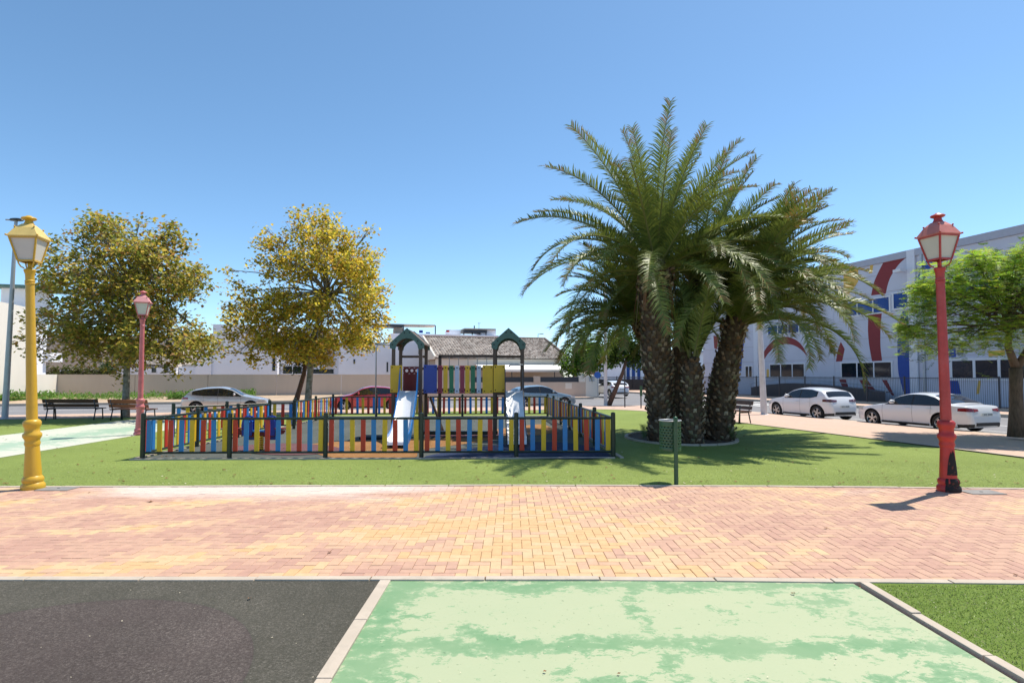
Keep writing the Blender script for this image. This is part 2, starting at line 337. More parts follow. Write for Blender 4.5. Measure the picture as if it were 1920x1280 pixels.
# ------------------------------------------------------------------ mesh building
OFF = {}
class MB:
    def __init__(s): s.v = []; s.f = []; s.m = []; s.c = []
    def add(s, vs, fs, mi=0, col=None):
        o = len(s.v); s.v += [tuple(p) for p in vs]
        for f in fs: s.f.append(tuple(o + i for i in f)); s.m.append(mi); s.c.append(col)
        return s
    def box(s, c, d, rz=0, rot=None, mi=0, taper=1.0):
        x, y, z = d[0] / 2, d[1] / 2, d[2] / 2; c = Vector(c)
        q = rot if rot is not None else Matrix.Rotation(rz, 3, 'Z')
        P = [c + q @ Vector((a * x * (taper if e > 0 else 1), b * y * (taper if e > 0 else 1), e * z)) for e in (-1, 1) for (a, b) in ((-1, -1), (1, -1), (1, 1), (-1, 1))]
        return s.add(P, [(3, 2, 1, 0), (4, 5, 6, 7), (0, 1, 5, 4), (1, 2, 6, 5), (2, 3, 7, 6), (3, 0, 4, 7)], mi)
    def bar(s, p0, p1, wd, ht, mi=0):       # rectangular bar between two points
        p0, p1 = Vector(p0), Vector(p1); d = p1 - p0; L = d.length; d.normalize()
        up = Vector((0, 0, 1)) if abs(d.z) < .95 else Vector((1, 0, 0))
        x = d.cross(up).normalized(); y = x.cross(d).normalized()
        rot = Matrix((x, d, y)).transposed()
        return s.box((p0 + p1) / 2, (wd, L, ht), rot=rot, mi=mi)
    def cyl(s, p0, p1, r0, r1=None, n=12, caps=True, mi=0):
        r1 = r0 if r1 is None else r1
        return s.tube([p0, p1], [r0, r1], n, caps, mi)
    def tube(s, pts, rs, n=10, caps=True, mi=0):
        pts = [Vector(p) for p in pts]; o = len(s.v)
        if isinstance(rs, (int, float)): rs = [rs] * len(pts)
        d = (pts[1] - pts[0]).normalized(); up = Vector((0, 0, 1)) if abs(d.z) < .9 else Vector((1, 0, 0))
        x = d.cross(up).normalized()
        for i, p in enumerate(pts):
            a = pts[max(0, i - 1)]; b = pts[min(len(pts) - 1, i + 1)]; d = (b - a).normalized()
            x = (x - d * x.dot(d)).normalized(); y = d.cross(x)
            for k in range(n):
                t = 2 * math.pi * k / n; s.v.append(tuple(p + (x * math.cos(t) + y * math.sin(t)) * rs[i]))
        for i in range(len(pts) - 1):
            for k in range(n):
                a = o + i * n + k; b = o + i * n + (k + 1) % n
                s.f.append((a, b, b + n, a + n)); s.m.append(mi); s.c.append(None)
        if caps:
            s.f.append(tuple(o + k for k in reversed(range(n)))); s.m.append(mi); s.c.append(None)
            e = o + (len(pts) - 1) * n; s.f.append(tuple(e + k for k in range(n))); s.m.append(mi); s.c.append(None)
        return s
    def lathe(s, prof, c=(0, 0, 0), n=24, flute=None, sq=None, ang=0, mi=0):
        o = len(s.v); c = Vector(c)
        for (r, z) in prof:
            for k in range(n):
                t = 2 * math.pi * k / n + ang; rr_ = r
                if flute and flute[0] <= z <= flute[1] and k % 2: rr_ = r * .93
                s.v.append((c.x + rr_ * math.cos(t), c.y + rr_ * math.sin(t), c.z + z))
        for i in range(len(prof) - 1):
            for k in range(n):
                a = o + i * n + k; b = o + i * n + (k + 1) % n
                s.f.append((a, b, b + n, a + n)); s.m.append(mi); s.c.append(None)
        s.f.append(tuple(o + k for k in reversed(range(n)))); s.m.append(mi); s.c.append(None)
        e = o + (len(prof) - 1) * n; s.f.append(tuple(e + k for k in range(n))); s.m.append(mi); s.c.append(None)
        return s
    def prism(s, poly, org, ax, ay, az, mi=0):   # polygon in the ax, ay plane extruded along az (a vector with length)
        org, ax, ay, az = Vector(org), Vector(ax), Vector(ay), Vector(az); n = len(poly)
        a = [org + ax * p[0] + ay * p[1] for p in poly]; b = [p + az for p in a]
        return s.add(a + b, [tuple(reversed(range(n))), tuple(range(n, 2 * n))] + [(i, (i + 1) % n, n + (i + 1) % n, n + i) for i in range(n)], mi)
    def build(s, name, m, parent=None, smooth=False, bevel=0, world=False, off=None, auto=None, col=False):
        me = bpy.data.meshes.new(name)
        V = s.v
        if world and parent is not None: off = OFF.get(parent.name, Vector())
        if off is not None: V = [(p[0] - off[0], p[1] - off[1], p[2] - off[2]) for p in V]
        me.from_pydata(V, [], s.f)
        ms = m if isinstance(m, (list, tuple)) else [m]
        for x in ms: me.materials.append(x)
        if len(ms) > 1: me.polygons.foreach_set('material_index', s.m)
        if col:
            ca = me.color_attributes.new('Col', 'FLOAT_COLOR', 'CORNER'); d = []
            for f, c in zip(s.f, s.c): d += [c[0], c[1], c[2], 1.0] * len(f)
            ca.data.foreach_set('color', d)
        if smooth: me.polygons.foreach_set('use_smooth', [True] * len(me.polygons))
        if smooth and auto is not None:
            me.update()
            try: me.set_sharp_from_angle(angle=R(auto))
            except Exception: pass
        me.update()
        o = bpy.data.objects.new(name, me); COL.objects.link(o)
        if parent is not None:
            o.parent = parent; OFF[o.name] = OFF.get(parent.name, Vector())
        if bevel:
            b = o.modifiers.new('bevel', 'BEVEL'); b.width = bevel; b.segments = 2; b.limit_method = 'ANGLE'
        return o
def thing(name, label, cat, loc=(0, 0, 0), rz=0, group=None):
    o = bpy.data.objects.new(name, None); COL.objects.link(o); o.empty_display_size = .3
    o.location = loc; o.rotation_euler = (0, 0, rz); tag(o, label, cat, group)
    OFF[o.name] = Vector(loc)
    return o
def tag(o, label=None, cat=None, group=None, kind=None):
    if label: o['label'] = label
    if cat: o['category'] = cat
    if group: o['group'] = group
    if kind: o['kind'] = kind
    return o
def inst(src, parent, loc=None, rot=None, scale=None):
    c = src.copy(); COL.objects.link(c); c.parent = parent
    if loc is not None: c.location = loc
    if rot is not None: c.rotation_euler = rot
    if scale is not None: c.scale = scale
    return c
def copy_thing(root, loc, rz, label):
    r = root.copy(); COL.objects.link(r); r.location = loc; r.rotation_euler = (0, 0, rz); r['label'] = label
    for ch in list(root.children):
        c = ch.copy(); COL.objects.link(c); c.parent = r
        for g in list(ch.children):
            d = g.copy(); COL.objects.link(d); d.parent = c
    return r
def sheet(name, pts, m, kind='structure', parent=None, label=None):
    b = MB(); b.add(pts, [tuple(range(len(pts)))]); o = b.build(name, m, parent)
    if parent is None: tag(o, label, None, None, kind)
    elif label: o['label'] = label
    return o

# ------------------------------------------------------------------ setting: ground, roads, paths
ZR, ZP = -.35, -.22        # road, pavement at the kerb
b = MB(); g = 900
b.add([(-g, -g, -.8), (g, -g, -.8), (g, g, -.8), (-g, g, -.8)], [(0, 1, 2, 3)])
tag(b.build('ground', M['ground']), kind='structure')

def strip(name, lines, m, kind='structure'):
    """lines: list of (u, v, z) polylines of equal length, quads between neighbours"""
    b = MB(); n = len(lines[0])
    for ln in lines: b.v += [tuple(p) for p in ln]
    for i in range(len(lines) - 1):
        for k in range(n - 1):
            b.f.append((i * n + k, i * n + k + 1, (i + 1) * n + k + 1, (i + 1) * n + k)); b.m.append(0); b.c.append(None)
    return tag(b.build(name, m), kind=kind)
def corner(uL, vL, rad, z, ext_u=-90, ext_v=-30, n=10):   # boundary: along v = vL, round corner, then down along u = uL
    pts = [uv(ext_u, vL, z)]
    for k in range(n + 1):
        t = math.pi / 2 * (1 - k / n)
        pts.append(uv(uL - rad + rad * math.cos(t), vL - rad + rad * math.sin(t), z))
    pts.append(uv(uL, ext_v, z)); return pts
road = sheet('road', [uv(-120, 20, ZR), uv(-120, -60, ZR), uv(140, -60, ZR), uv(140, 160, ZR), uv(-120, 160, ZR)], M['asphalt'])
A_ = corner(13.7, 26.8, 3.0, 0.0); A2 = corner(13.6, 26.7, 3.0, -.02)
K_ = corner(20.7, 33.5, 5.0, ZP); K2 = corner(20.85, 33.65, 5.1, ZP + .004); K3 = corner(20.87, 33.67, 5.1, ZR - .05)
strip('pavement', [A_, K_], M['pave_pink'])
strip('kerb', [K_, K2, K3], M['concrete'])
# lawn: one sheet inside the pavement
lawn_pts = [Vector((-70, 8.98, 0)), Vector((-7, 8.93, 0)), Vector((0, 9.05, 0)), Vector((4, 8.98, 0)), Vector((9, 8.72, 0)), Vector((11.6, 8.6, 0))]
bl = [p for p in A_[1:-1]]
cut = uv(13.7, -.272 * 11.6 + .962 * 8.6 - .3, 0)
b = MB(); pts = lawn_pts + list(reversed(bl)) + [uv(-60, 26.8, 0)]
b.add(pts, [tuple(range(len(pts)))]); lawn = tag(b.build('lawn', M['turf']), kind='structure')
# thin concrete edging between lawn and pavement
strip('lawn_edging', [[p + Vector((0, 0, .012)) for p in A_], [p + Vector((0, 0, .012)) for p in corner(13.82, 26.92, 3.05, 0)],
                      corner(13.82, 26.92, 3.05, -.03)], M['concrete'])
# beyond the back street: pavement, verge; beyond the right street: pavement
def slab(name, pts, z, m, t=.16):
    b = MB(); n = len(pts)
    top = [uv(p[0], p[1], z) for p in pts]; bot = [uv(p[0], p[1], z - t) for p in pts]
    b.add(top + bot, [tuple(range(n))] + [((i + 1) % n, i, n + i, n + (i + 1) % n) for i in range(n)])
    return tag(b.build(name, m), kind='structure')
slab('verge', [(-90, 46.3), (3.6, 46.3), (3.6, 130), (-90, 130)], -.2, M['sand'])
slab('far_kerb', [(-90, 46.0), (20.5, 46.0), (20.5, 46.29), (-90, 46.29)], -.19, M['concrete'])
slab('far_pavement', [(3.61, 46.3), (20.5, 46.3), (20.5, 130), (3.61, 130)], -.2, M['pave_pink'])
slab('school_pavement', [(31.3, -40), (38.2, -40), (38.2, 130), (31.3, 130)], -.2, M['pave_pink'])
slab('school_kerb', [(31.0, -40), (31.29, -40), (31.29, 130), (31.0, 130)], -.19, M['concrete'])
def mark(u0, v0, u1, v1):
    return sheet('road_marking', [uv(u0, v0, ZR + .005), uv(u1, v0, ZR + .005), uv(u1, v1, ZR + .005), uv(u0, v1, ZR + .005)], M['marking'])
mark(25.8, -20, 25.95, 30); mark(23.0, -10, 23.1, 27); mark(26.0, 37, 30.9, 37.4)
mark(-60, 39.9, 16, 40.05)
for k in range(6): mark(22.0 + k * 1.5, 32.2, 22.6 + k * 1.5, 35.2)

# brick path -----------------------------------------------------------------
path = tag(sheet('brick_path', [(-16, 4.96, -.03), (11, 4.86, -.03), (13.2, 4.8, -.03), (11.8, 8.55, -.03), (4, 8.97, -.03), (0, 9.04, -.03), (-16, 8.97, -.03)], M['bed_sand']), kind='structure')
OFF[path.name] = Vector()
def near_edge(x): return 4.96 - .03 * max(0, x - 1) if x < 6 else 4.81
def far_edge(x):
    P = [(-16, 8.98), (-7, 8.93), (0, 9.05), (4, 8.98), (9, 8.72), (13, 8.5)]
    for (a, c), (b2, d) in zip(P, P[1:]):
        if x <= b2: return c + (d - c) * (x - a) / (b2 - a)
    return P[-1][1]
def brick_tone(x, y):
    n1 = mn.noise(Vector((x * .55 + 3, y * .9, 1.7))); n2 = mn.noise(Vector((x * 2.2, y * 2.6, 4.2)))
    cen = math.exp(-((x - .35) / 1.5) ** 2) * (.85 if y < 7 else .6)
    bandv = .5 + .5 * math.sin((y - .48 * x) * 4.6 + 2.6 * n1)
    bandv = max(0, bandv - .55) * 1.3 * (1 if x < 0 else .45)
    v = .12 + cen + bandv + .45 * n1 + .38 * n2 + random.uniform(-.3, .3)
    return 0 if v > .95 else 1 if v > .7 else 2 if v > .4 else 3 if v > .02 else 4
def brick_verts(mb, x0, y0, lx, ly, mi, z, tilt):
    g_ = .0015; x0 += g_; y0 += g_; x1 = x0 + lx - 2 * g_; y1 = y0 + ly - 2 * g_; c = .004
    zz = lambda i: z + tilt[i]
    P = [(x0, y0, z - .032), (x1, y0, z - .032), (x1, y1, z - .032), (x0, y1, z - .032),
         (x0, y0, zz(0) - c), (x1, y0, zz(1) - c), (x1, y1, zz(2) - c), (x0, y1, zz(3) - c),
         (x0 + c, y0 + c, zz(0)), (x1 - c, y0 + c, zz(1)), (x1 - c, y1 - c, zz(2)), (x0 + c, y1 - c, zz(3))]
    mb.add(P, [(0, 1, 5, 4), (1, 2, 6, 5), (2, 3, 7, 6), (3, 0, 4, 7), (4, 5, 9, 8), (5, 6, 10, 9), (6, 7, 11, 10), (7, 4, 8, 11), (8, 9, 10, 11)], mi)
bricks = []
for j in range(-2, 43):
    for i in range(-130, 125):
        x = i * .1; y = 4.86 + j * .1; k = (i - j) % 4
        if k == 0: d = (.2, .1)
        elif k == 3: d = (.1, .2)
        else: continue
        cx, cy = x + d[0] / 2, y + d[1] / 2
        y0, y1 = max(y, near_edge(cx) + .004), min(y + d[1], far_edge(cx) - .075)
        if y1 - y0 < .008: continue
        if cx * .962 + cy * .272 > 13.5: continue
        bricks.append((x, y0, d[0], y1 - y0, brick_tone(cx, cy)))
def key(bk):
    x, y = bk[0] + bk[2] / 2, bk[1]
    return (y if abs(x) < y * .9 else 99 + y) 
bricks.sort(key=key)
protos = {}
for i, (x, y, lx, ly, tn) in enumerate(bricks[:290]):
    kk = (round(lx, 3), round(ly, 3), tn, random.randrange(3))
    if kk not in protos:
        mb = MB(); brick_verts(mb, -lx / 2, -ly / 2, lx, ly, 0, 0, [random.uniform(-.0015, .0015) for _ in range(4)])
        protos[kk] = mb.build('brick', BRK[tn], path)
        o = protos[kk]
    else: o = inst(protos[kk], path)
    o.location = (x + lx / 2, y + ly / 2, random.uniform(-.002, .002))
mb = MB()
for (x, y, lx, ly, tn) in bricks[290:]:
    brick_verts(mb, x, y, lx, ly, tn, random.uniform(-.002, .002), [random.uniform(-.0015, .0015) for _ in range(4)])
o = mb.build('bricks', BRK, path); o['kind'] = 'stuff'; o['label'] = 'pink and ochre bricks laid in herringbone further along the path'
# far edging of the path: concrete stones
fe = tag(sheet('path_edging', [(-16, 8.90, -.02), (-7, 8.85, -.02), (0, 8.97, -.02), (4, 8.9, -.02), (9, 8.64, -.02), (9, 8.72, -.02), (4, 8.98, -.02), (0, 9.05, -.02), (-7, 8.93, -.02), (-16, 8.98, -.02)], M['bed_sand']), kind='structure')
x = -14.0
while x < 11:
    y = far_edge(x + .5) - .038; a = math.atan2(far_edge(x + .9) - far_edge(x + .1), .8)
    mb = MB(); mb.box((0, 0, -.02), (.985, .072, .06)); o = mb.build('kerbstone', M['concrete'], fe, bevel=.006)
    o.location = (x + .5, y, random.uniform(0, .004)); o.rotation_euler.z = a; x += 1.0
# near edging with real joints
ne = tag(sheet('near_edging', [(-14, 4.84, -.03), (11, 4.78, -.03), (11, 4.86, -.03), (-14, 4.97, -.03)], M['bed_sand']), kind='structure')
x = -12.0
while x < 11:
    L = .98; y = near_edge(x + .5) - .045
    mb = MB(); mb.box((0, 0, -.03), (L - .01, .085, .075)); o = mb.build('kerbstone', M['concrete'], ne, bevel=.006)
    o.location = (x + .5, y, random.uniform(-.002, .005)); o.rotation_euler.z = (near_edge(x + 1) - near_edge(x)) + random.uniform(-.006, .006); x += L
# foreground fields
sheet('rubber_ground', [(-14, -4, -.004), (-1.12, -4, -.004), (-1.12, 4.9, -.004), (-14, 4.9, -.004)], M['rubber_blk'])
sheet('painted_path', [(-1.03, -4, -.004), (2.93, -4, -.004), (2.86, 4.86, -.004), (-1.03, 4.9, -.004)], M['painted'])
near_lawn = sheet('near_lawn', [(2.98, -4, 0), (14, -4, 0), (14, 4.75, 0), (2.98, 4.82, 0)], M['turf_near'])
de = tag(sheet('divider_edging', [(-1.13, -4, -.03), (-1.02, -4, -.03), (-1.02, 4.9, -.03), (-1.13, 4.9, -.03)], M['bed_sand']), kind='structure')
y = 4.87
while y > -3:
    L = .78; mb = MB(); mb.box((0, 0, -.03), (.09, L - .006, .075)); o = mb.build('kerbstone', M['concrete'], de, bevel=.005)
    o.location = (-1.075 + random.uniform(-.004, .004), y - L / 2, random.uniform(0, .004)); o.rotation_euler.z = random.uniform(-.006, .006); y -= L
de = tag(sheet('lawn_divider', [(2.86, -4, -.03), (3.0, -4, -.03), (3.0, 4.8, -.03), (2.86, 4.8, -.03)], M['bed_sand']), kind='structure')
y = 4.80
while y > -3:
    L = .62; mb = MB(); mb.box((0, 0, -.035), (.075, L - .012, .085)); o = mb.build('kerbstone', M['concrete'], de, bevel=.006)
    o.location = (2.94 + random.uniform(-.006, .008), y - L / 2, random.uniform(.004, .016)); o.rotation_euler.z = random.uniform(-.02, .02); y -= L
# turf blades of the near lawn
mb = MB()
for k in range(42000):
    x = random.uniform(2.99, 6.2); y = random.uniform(2.3, 4.76)
    if x > y * 1.3 + .6: continue
    a = random.uniform(0, 6.28); h = random.uniform(.006, .015); w_ = .0028; lx, ly = random.uniform(-.016, .016), random.uniform(-.016, .016)
    t = random.random(); c = (.13 + .12 * t, .21 + .13 * t, .03 + .05 * t) if random.random() < .85 else (.30, .27, .14)
    ca, sa = math.cos(a) * w_, math.sin(a) * w_
    mb.add([(x - ca, y - sa, 0), (x + ca, y + sa, 0), (x + lx, y + ly, h)], [(0, 1, 2)], col=c)
tag(mb.build('turf_blades', M['turf_blade'], col=True), 'short dark green turf blades in the near right lawn corner', 'grass', None, 'stuff')
# blades of the lawn edge along the brick path
mb = MB()
for k in range(30000):
    x = random.uniform(-9.5, 10.5); f = random.random() ** 1.6; y = far_edge(x) + .01 + f * 2.6
    a = random.uniform(0, 6.28); h = random.uniform(.004, .011); w_ = .004; lx, ly = random.uniform(-.02, .02), random.uniform(-.02, .02)
    t = random.random(); c = (.14 + .14 * t, .20 + .15 * t, .05 + .07 * t)
    ca, sa = math.cos(a) * w_, math.sin(a) * w_
    mb.add([(x - ca, y - sa, 0), (x + ca, y + sa, 0), (x + lx, y + ly, h)], [(0, 1, 2)], col=c)
tag(mb.build('lawn_blades', M['turf_blade'], col=True), 'bright green turf blades beside the brick path edge', 'grass', None, 'stuff')
# left painted path
sheet('side_path', [(-14.5, 8.99, .006), (-10.75, 8.96, .006), (-10.85, 17, .006), (-11.3, 23.4, .006), (-14.9, 22.3, .006)], M['painted_far'])

# playground floor ---------------------------------------------------------------
FL = gr(267, 860); FR = gr(1150, 857); BR_ = Vector((1.50, 23.9, 0)); BL_ = Vector((-7.45, 23.6, 0)); 
def lerp(a, b, t): return a + (b - a) * t
pf = sheet('play_floor', [FL + Vector((-.05, -.12, .008)), FR + Vector((.05, -.12, .008)), BR_ + Vector((.1, .2, .008)), BL_ + Vector((-.1, .2, .008))], M['ep_grey'])
OFF[pf.name] = Vector()
def blob(name, pts, m, z):
    P = []
    n = len(pts)
    for i in range(n):
        p0, p1, p2, p3 = [Vector(pts[(i + k - 1) % n]) for k in range(4)]
        for t in (0, .25, .5, .75):
            P.append(.5 * ((2 * p1) + (p2 - p0) * t + (2 * p0 - 5 * p1 + 4 * p2 - p3) * t * t + (3 * p1 - p0 - 3 * p2 + p3) * t ** 3))
    mb = MB(); mb.add([(p[0], p[1], z) for p in P], [tuple(range(len(P)))]); return mb.build(name, m, pf)
blob('orange_zone', [(-3.7, 11.9), (-2.9, 11.85), (-2.05, 11.9), (-2.1, 13.2), (-1.2, 14.3), (-.3, 15.6), (1.2, 17.0), (1.0, 20), (-.6, 18), (-2.2, 15.6), (-4.2, 15.0), (-5.2, 13.8)], M['ep_orange'], .013)
blob('blue_zone', [(-1.85, 11.85), (0, 11.84), (1.95, 11.86), (1.95, 13.4), (1.3, 14.6), (.2, 14.5), (-1, 13.4)], M['ep_blue'], .018)
blob('maroon_zone', [(-5.8, 12.6), (-4.6, 12.3), (-3.9, 13.0), (-4.6, 14.0), (-6.0, 14.4), (-6.7, 13.6)], M['ep_maroon'], .018)
blob('maroon_zone', [(-2.2, 16.0), (-1.0, 15.7), (-.2, 16.6), (-1.2, 17.6), (-2.4, 17.2)], M['ep_maroon'], .018)
mb = MB()
for a, c in ((FL, FR), (FR, BR_), (BR_, BL_), (BL_, FL)):
    d = (c - a).normalized(); n = Vector((d.y, -d.x, 0))
    mb.bar(a + n * .15 + Vector((0, 0, 0)) - d * .15, c + n * .15 + d * .0, .08, .05)
mb.build('floor_edging', M['concrete'], pf)

# ------------------------------------------------------------------ playground fence
PK = {}
def picket(c, parent, p, rz):
    if c not in PK:
        mb = MB(); mb.box((0, 0, .475), (.10, .024, .655)); o = mb.build('picket', M[c], parent, bevel=.006); PK[c] = o
    else: o = inst(PK[c], parent)
    o.location = p; o.rotation_euler = (random.uniform(-.01, .01), random.uniform(-.012, .012), rz)
    return o
def make_fence(root, line, pat=('red', 'blue', 'yellow'), first=None):
    """line: list of post positions; one post at each, one panel between each pair"""
    org = OFF[root.name]
    for p in line[0]: pass
    posts, panels = line
    for p in posts:
        mb = MB(); mb.cyl((0, 0, -.02), (0, 0, .93), .048, n=14); mb.lathe([(.048, .93), (.042, .943), (.02, .952), (.001, .954)], n=14)
        o = mb.build('post', M['green_fence'], root, smooth=True, auto=40); o.location = p - org
    for (a, c, n, start) in panels:
        d = c - a; L = d.length; rz = math.atan2(d.y, d.x)
        mb = MB()
        mb.cyl(a + Vector((0, 0, .83)), c + Vector((0, 0, .83)), .026, n=10)
        mb.build('rail', M['green_fence'], root, world=True, smooth=True, auto=40)
        mb = MB(); mb.cyl(a + Vector((0, 0, .125)), c + Vector((0, 0, .125)), .024, n=10)
        mb.build('rail', M['green_fence'], root, world=True, smooth=True, auto=40)
        for k in range(n):
            t = (k + 1 - .5 + .03) / n if n > 4 else (k + .6) / n
            p = a + d * t; picket(pat[(start + k) % 3], root, p - org, rz)
fence = thing('playground_fence', 'low dark green metal fence with blue, yellow and red pickets enclosing the playground', 'fence', FL)
front = [gr(x, y) for x, y in ((267, 860), (430, 859), (610, 858.5), (790, 858), (968, 857.5), (1150, 857))]
posts = list(front); panels = []
for k in range(5): panels.append((front[k], front[k + 1], 8 if k == 0 else 9, 1 if k == 0 else 0))
right = [lerp(FR, BR_, k / 6) for k in range(7)]
for k in range(6): panels.append((right[k], right[k + 1], 9, k + 1))
left = [lerp(FL, BL_, k / 6) for k in range(7)]
for k in range(6):
    if k == 3: continue                    # the entrance
    panels.append((left[k], left[k + 1], 9, k))
back = [lerp(BL_, BR_, k / 5) for k in range(6)]
for k in range(5): panels.append((back[k], back[k + 1], 8 if k < 4 else 8, k))
posts += right[1:] + left[1:] + back[1:-1]
make_fence(fence, (posts, panels))
ch = [Vector((-9.55, 16.0, 0)), Vector((-8.62, 17.15, 0)), Vector((-7.78, 18.2, 0)), Vector((-7.05, 18.35, 0))]
f2 = thing('entrance_fence', 'short kinked picket fence screening the playground entrance on its left side', 'fence', ch[0])
make_fence(f2, (ch, [(ch[0], ch[1], 6, 1), (ch[1], ch[2], 6, 1), (ch[2], ch[3], 3, 2)]), pat=('red', 'blue', 'yellow'))

# ------------------------------------------------------------------ play tower
YT = 15.6
tw = thing('play_tower', 'playground climbing frame with two gabled green roofs joined by a coloured panel bridge', 'playground', (-1.5, YT, 0))
TX = [(-3.27, -2.52), (-.48, .29)]
BOLT = []
def bolt(par, x, y, z):
    o = OFF[par.name]
    if not BOLT:
        mb = MB(); mb.cyl((0, -.008, 0), (0, .001, 0), .018, n=8); BOLT.append(mb.build('bolt', M['black'], par)); q = BOLT[0]
    else: q = inst(BOLT[0], par)
    q.location = (x - o.x, y - o.y, z - o.z)
def wboard(name, m, x0, x1, z0, z1, y, t=.022, holes=0, par=tw, bolts=True):
    mb = MB(); mb.box(((x0 + x1) / 2, y, (z0 + z1) / 2), (x1 - x0, t, z1 - z0)); o = mb.build(name, m, par, world=True, bevel=.008)
    if bolts:
        for bx in (x0 + .05, x1 - .05):
            for bz in (z0 + .06, z1 - .06): bolt(o, bx, y - t / 2, bz)
    return o
for ti, (xa, xb) in enumerate(TX):
    for yy in (YT, YT + 1.0):
        for xx in (xa, xb):
            mb = MB(); mb.box((xx, yy, 1.31), (.09, .09, 2.66)); mb.build('post', M['wood_post'], tw, world=True, bevel=.008)
    zc = 2.58; xm = (xa + xb) / 2; hw_ = .47
    # gable fascias front and back, arched underside
    for yy in (YT - .06, YT + 1.06):
        out = [(-hw_, 2.52 - zc), (-hw_ + .02, 2.64 - zc), (0, 3.04 - zc), (hw_ - .02, 2.64 - zc), (hw_, 2.52 - zc), (hw_ - .12, 2.46 - zc)]
        arch = [(.27 * math.cos(t) * 1.12, .05 + .27 * math.sin(t) - .02) for t in [math.pi * k / 12 for k in range(13)]]
        arch = [(x, z - .03) for x, z in arch]
        poly = out + arch + [(-hw_ + .12, 2.46 - zc)]
        mb = MB()
        # build as strip of quads between outer and inner outlines to stay clean
        outer = [(-hw_, -.10), (-hw_, .04), (-hw_ * .75, .15), (-hw_ * .5, .255), (-hw_ * .25, .36), (0, .46), (hw_ * .25, .36), (hw_ * .5, .255), (hw_ * .75, .15), (hw_, .04), (hw_, -.10)]
        inner = [(-hw_ + .13, -.14), (-.31, -.10), (-.29, -.01), (-.22, .08), (-.12, .15), (0, .175), (.12, .15), (.22, .08), (.29, -.01), (.31, -.10), (hw_ - .13, -.14)]
        n = len(outer); V = []
        for dy in (0, .03):
            V += [(xm + x, yy + dy, zc + z) for x, z in outer] + [(xm + x, yy + dy, zc + z) for x, z in inner]
        Fs = []
        for k in range(n - 1):
            Fs += [(k, k + 1, n + k + 1, n + k), (2 * n + k + 1, 2 * n + k, 3 * n + k, 3 * n + k + 1),
                   (k + 1, k, 2 * n + k, 2 * n + k + 1), (n + k, n + k + 1, 3 * n + k + 1, 3 * n + k)]
        Fs += [(0, n, 3 * n, 2 * n), (n - 1, 3 * n - 1, 4 * n - 1, 2 * n - 1)]
        mb.add(V, Fs); o = mb.build('gable_board', M['roof_green'], tw, world=True)
        for bx, bz in ((-.40, .0), (.40, .0), (-.07, .33), (.07, .33), (-.3, .1), (.3, .1)): bolt(o, xm + bx, yy, zc + bz)
    for sgn in (-1, 1):
        mb = MB(); mb.prism([(0, .44), (sgn * hw_ * 1.02, .02), (sgn * hw_ * 1.02, -.01), (0, .41)], (xm, YT - .03, zc), (1, 0, 0), (0, 0, 1), (0, 1.06, 0))
        mb.build('roof_panel', M['wood_post'], tw, world=True)
    mb = MB(); mb.box((xm, YT + .5, 1.23), (xb - xa + .06, 1.06, .08)); mb.build('platform', M['wood_post'], tw, world=True, bevel=.006)
    mb = MB(); mb.box((xm, YT + 1.0, 2.28), (xb - xa - .09, .05, .07)); mb.build('crossbar', M['wood_post'], tw, world=True)
# panels
y0 = YT - .06
def P2X(px): return (px - 960) / F * YT
wboard('yellow_panel', M['board_yellow'], P2X(733), P2X(755), 1.26, 2.01, y0)
mb = MB()
x0, x1 = P2X(756), P2X(787)
# maroon back panel with three porthole openings near its top
zs0, zs1 = 1.28, 1.99; yb = YT + .93; hz = 1.87; hr = .045
cxs = [x0 + (x1 - x0) * t for t in (.22, .53, .83)]
cells = [x0, (cxs[0] + cxs[1]) / 2, (cxs[1] + cxs[2]) / 2, x1]
scale_b = (YT + .93) / YT
def sx_(x): return x * scale_b
mb.box(((sx_(x0) + sx_(x1)) / 2, yb, (zs0 + hz - .09) / 2), (sx_(x1) - sx_(x0), .022, hz - .09 - zs0))
mb.box(((sx_(x0) + sx_(x1)) / 2, yb, (zs1 + hz + .09) / 2), (sx_(x1) - sx_(x0), .022, zs1 - hz - .09))
for k in range(3):
    ca, cb = sx_(cells[k]), sx_(cells[k + 1]); cx = sx_(cxs[k]); n = 16
    ring = [(cx + hr * math.cos(2 * math.pi * q / n), hz + hr * math.sin(2 * math.pi * q / n)) for q in range(n)]
    rect = []
    for q in range(n):
        c_, s_ = math.cos(2 * math.pi * q / n), math.sin(2 * math.pi * q / n)
        tx = (cb - cx) / c_ if c_ > 1e-6 else (ca - cx) / c_ if c_ < -1e-6 else 9
        tz = .09 / abs(s_) if abs(s_) > 1e-6 else 9
        t = min(tx, tz); rect.append((cx + t * c_, hz + t * s_))
    for yy in (yb - .011, yb + .011):
        o_ = len(mb.v); mb.v += [(x, yy, z) for x, z in ring] + [(x, yy, z) for x, z in rect]
        for q in range(n): mb.f.append((o_ + q, o_ + (q + 1) % n, o_ + n + (q + 1) % n, o_ + n + q)); mb.m.append(0); mb.c.append(None)
mb.build('maroon_panel', M['board_maroon'], tw, world=True)
bs = [('board_blue', 797, 820, 1.24, 2.02), ('board_pink', 821, 830, 1.27, 2.0)]
wboard('blue_panel', M['board_blue'], P2X(795), P2X(820), 1.24, 2.02, y0)
seq = [('board_pink', 825.2), ('board_yellow', 835.5), ('board_green', 846.5), ('board_white', 857), ('board_pink', 866.8), ('board_yellow', 876.4), ('board_green', 886.8), ('board_white', 898)]
for c, px in seq:
    o = wboard('bridge_board', M[c], P2X(px - 4), P2X(px + 4), 1.24, 2.0, y0 + .06, bolts=False)
    for z in (1.3, 1.94): bolt(o, P2X(px), y0 + .049, z)
wboard('yellow_panel', M['board_yellow'], P2X(905), P2X(924.6), 1.24, 2.01, y0)
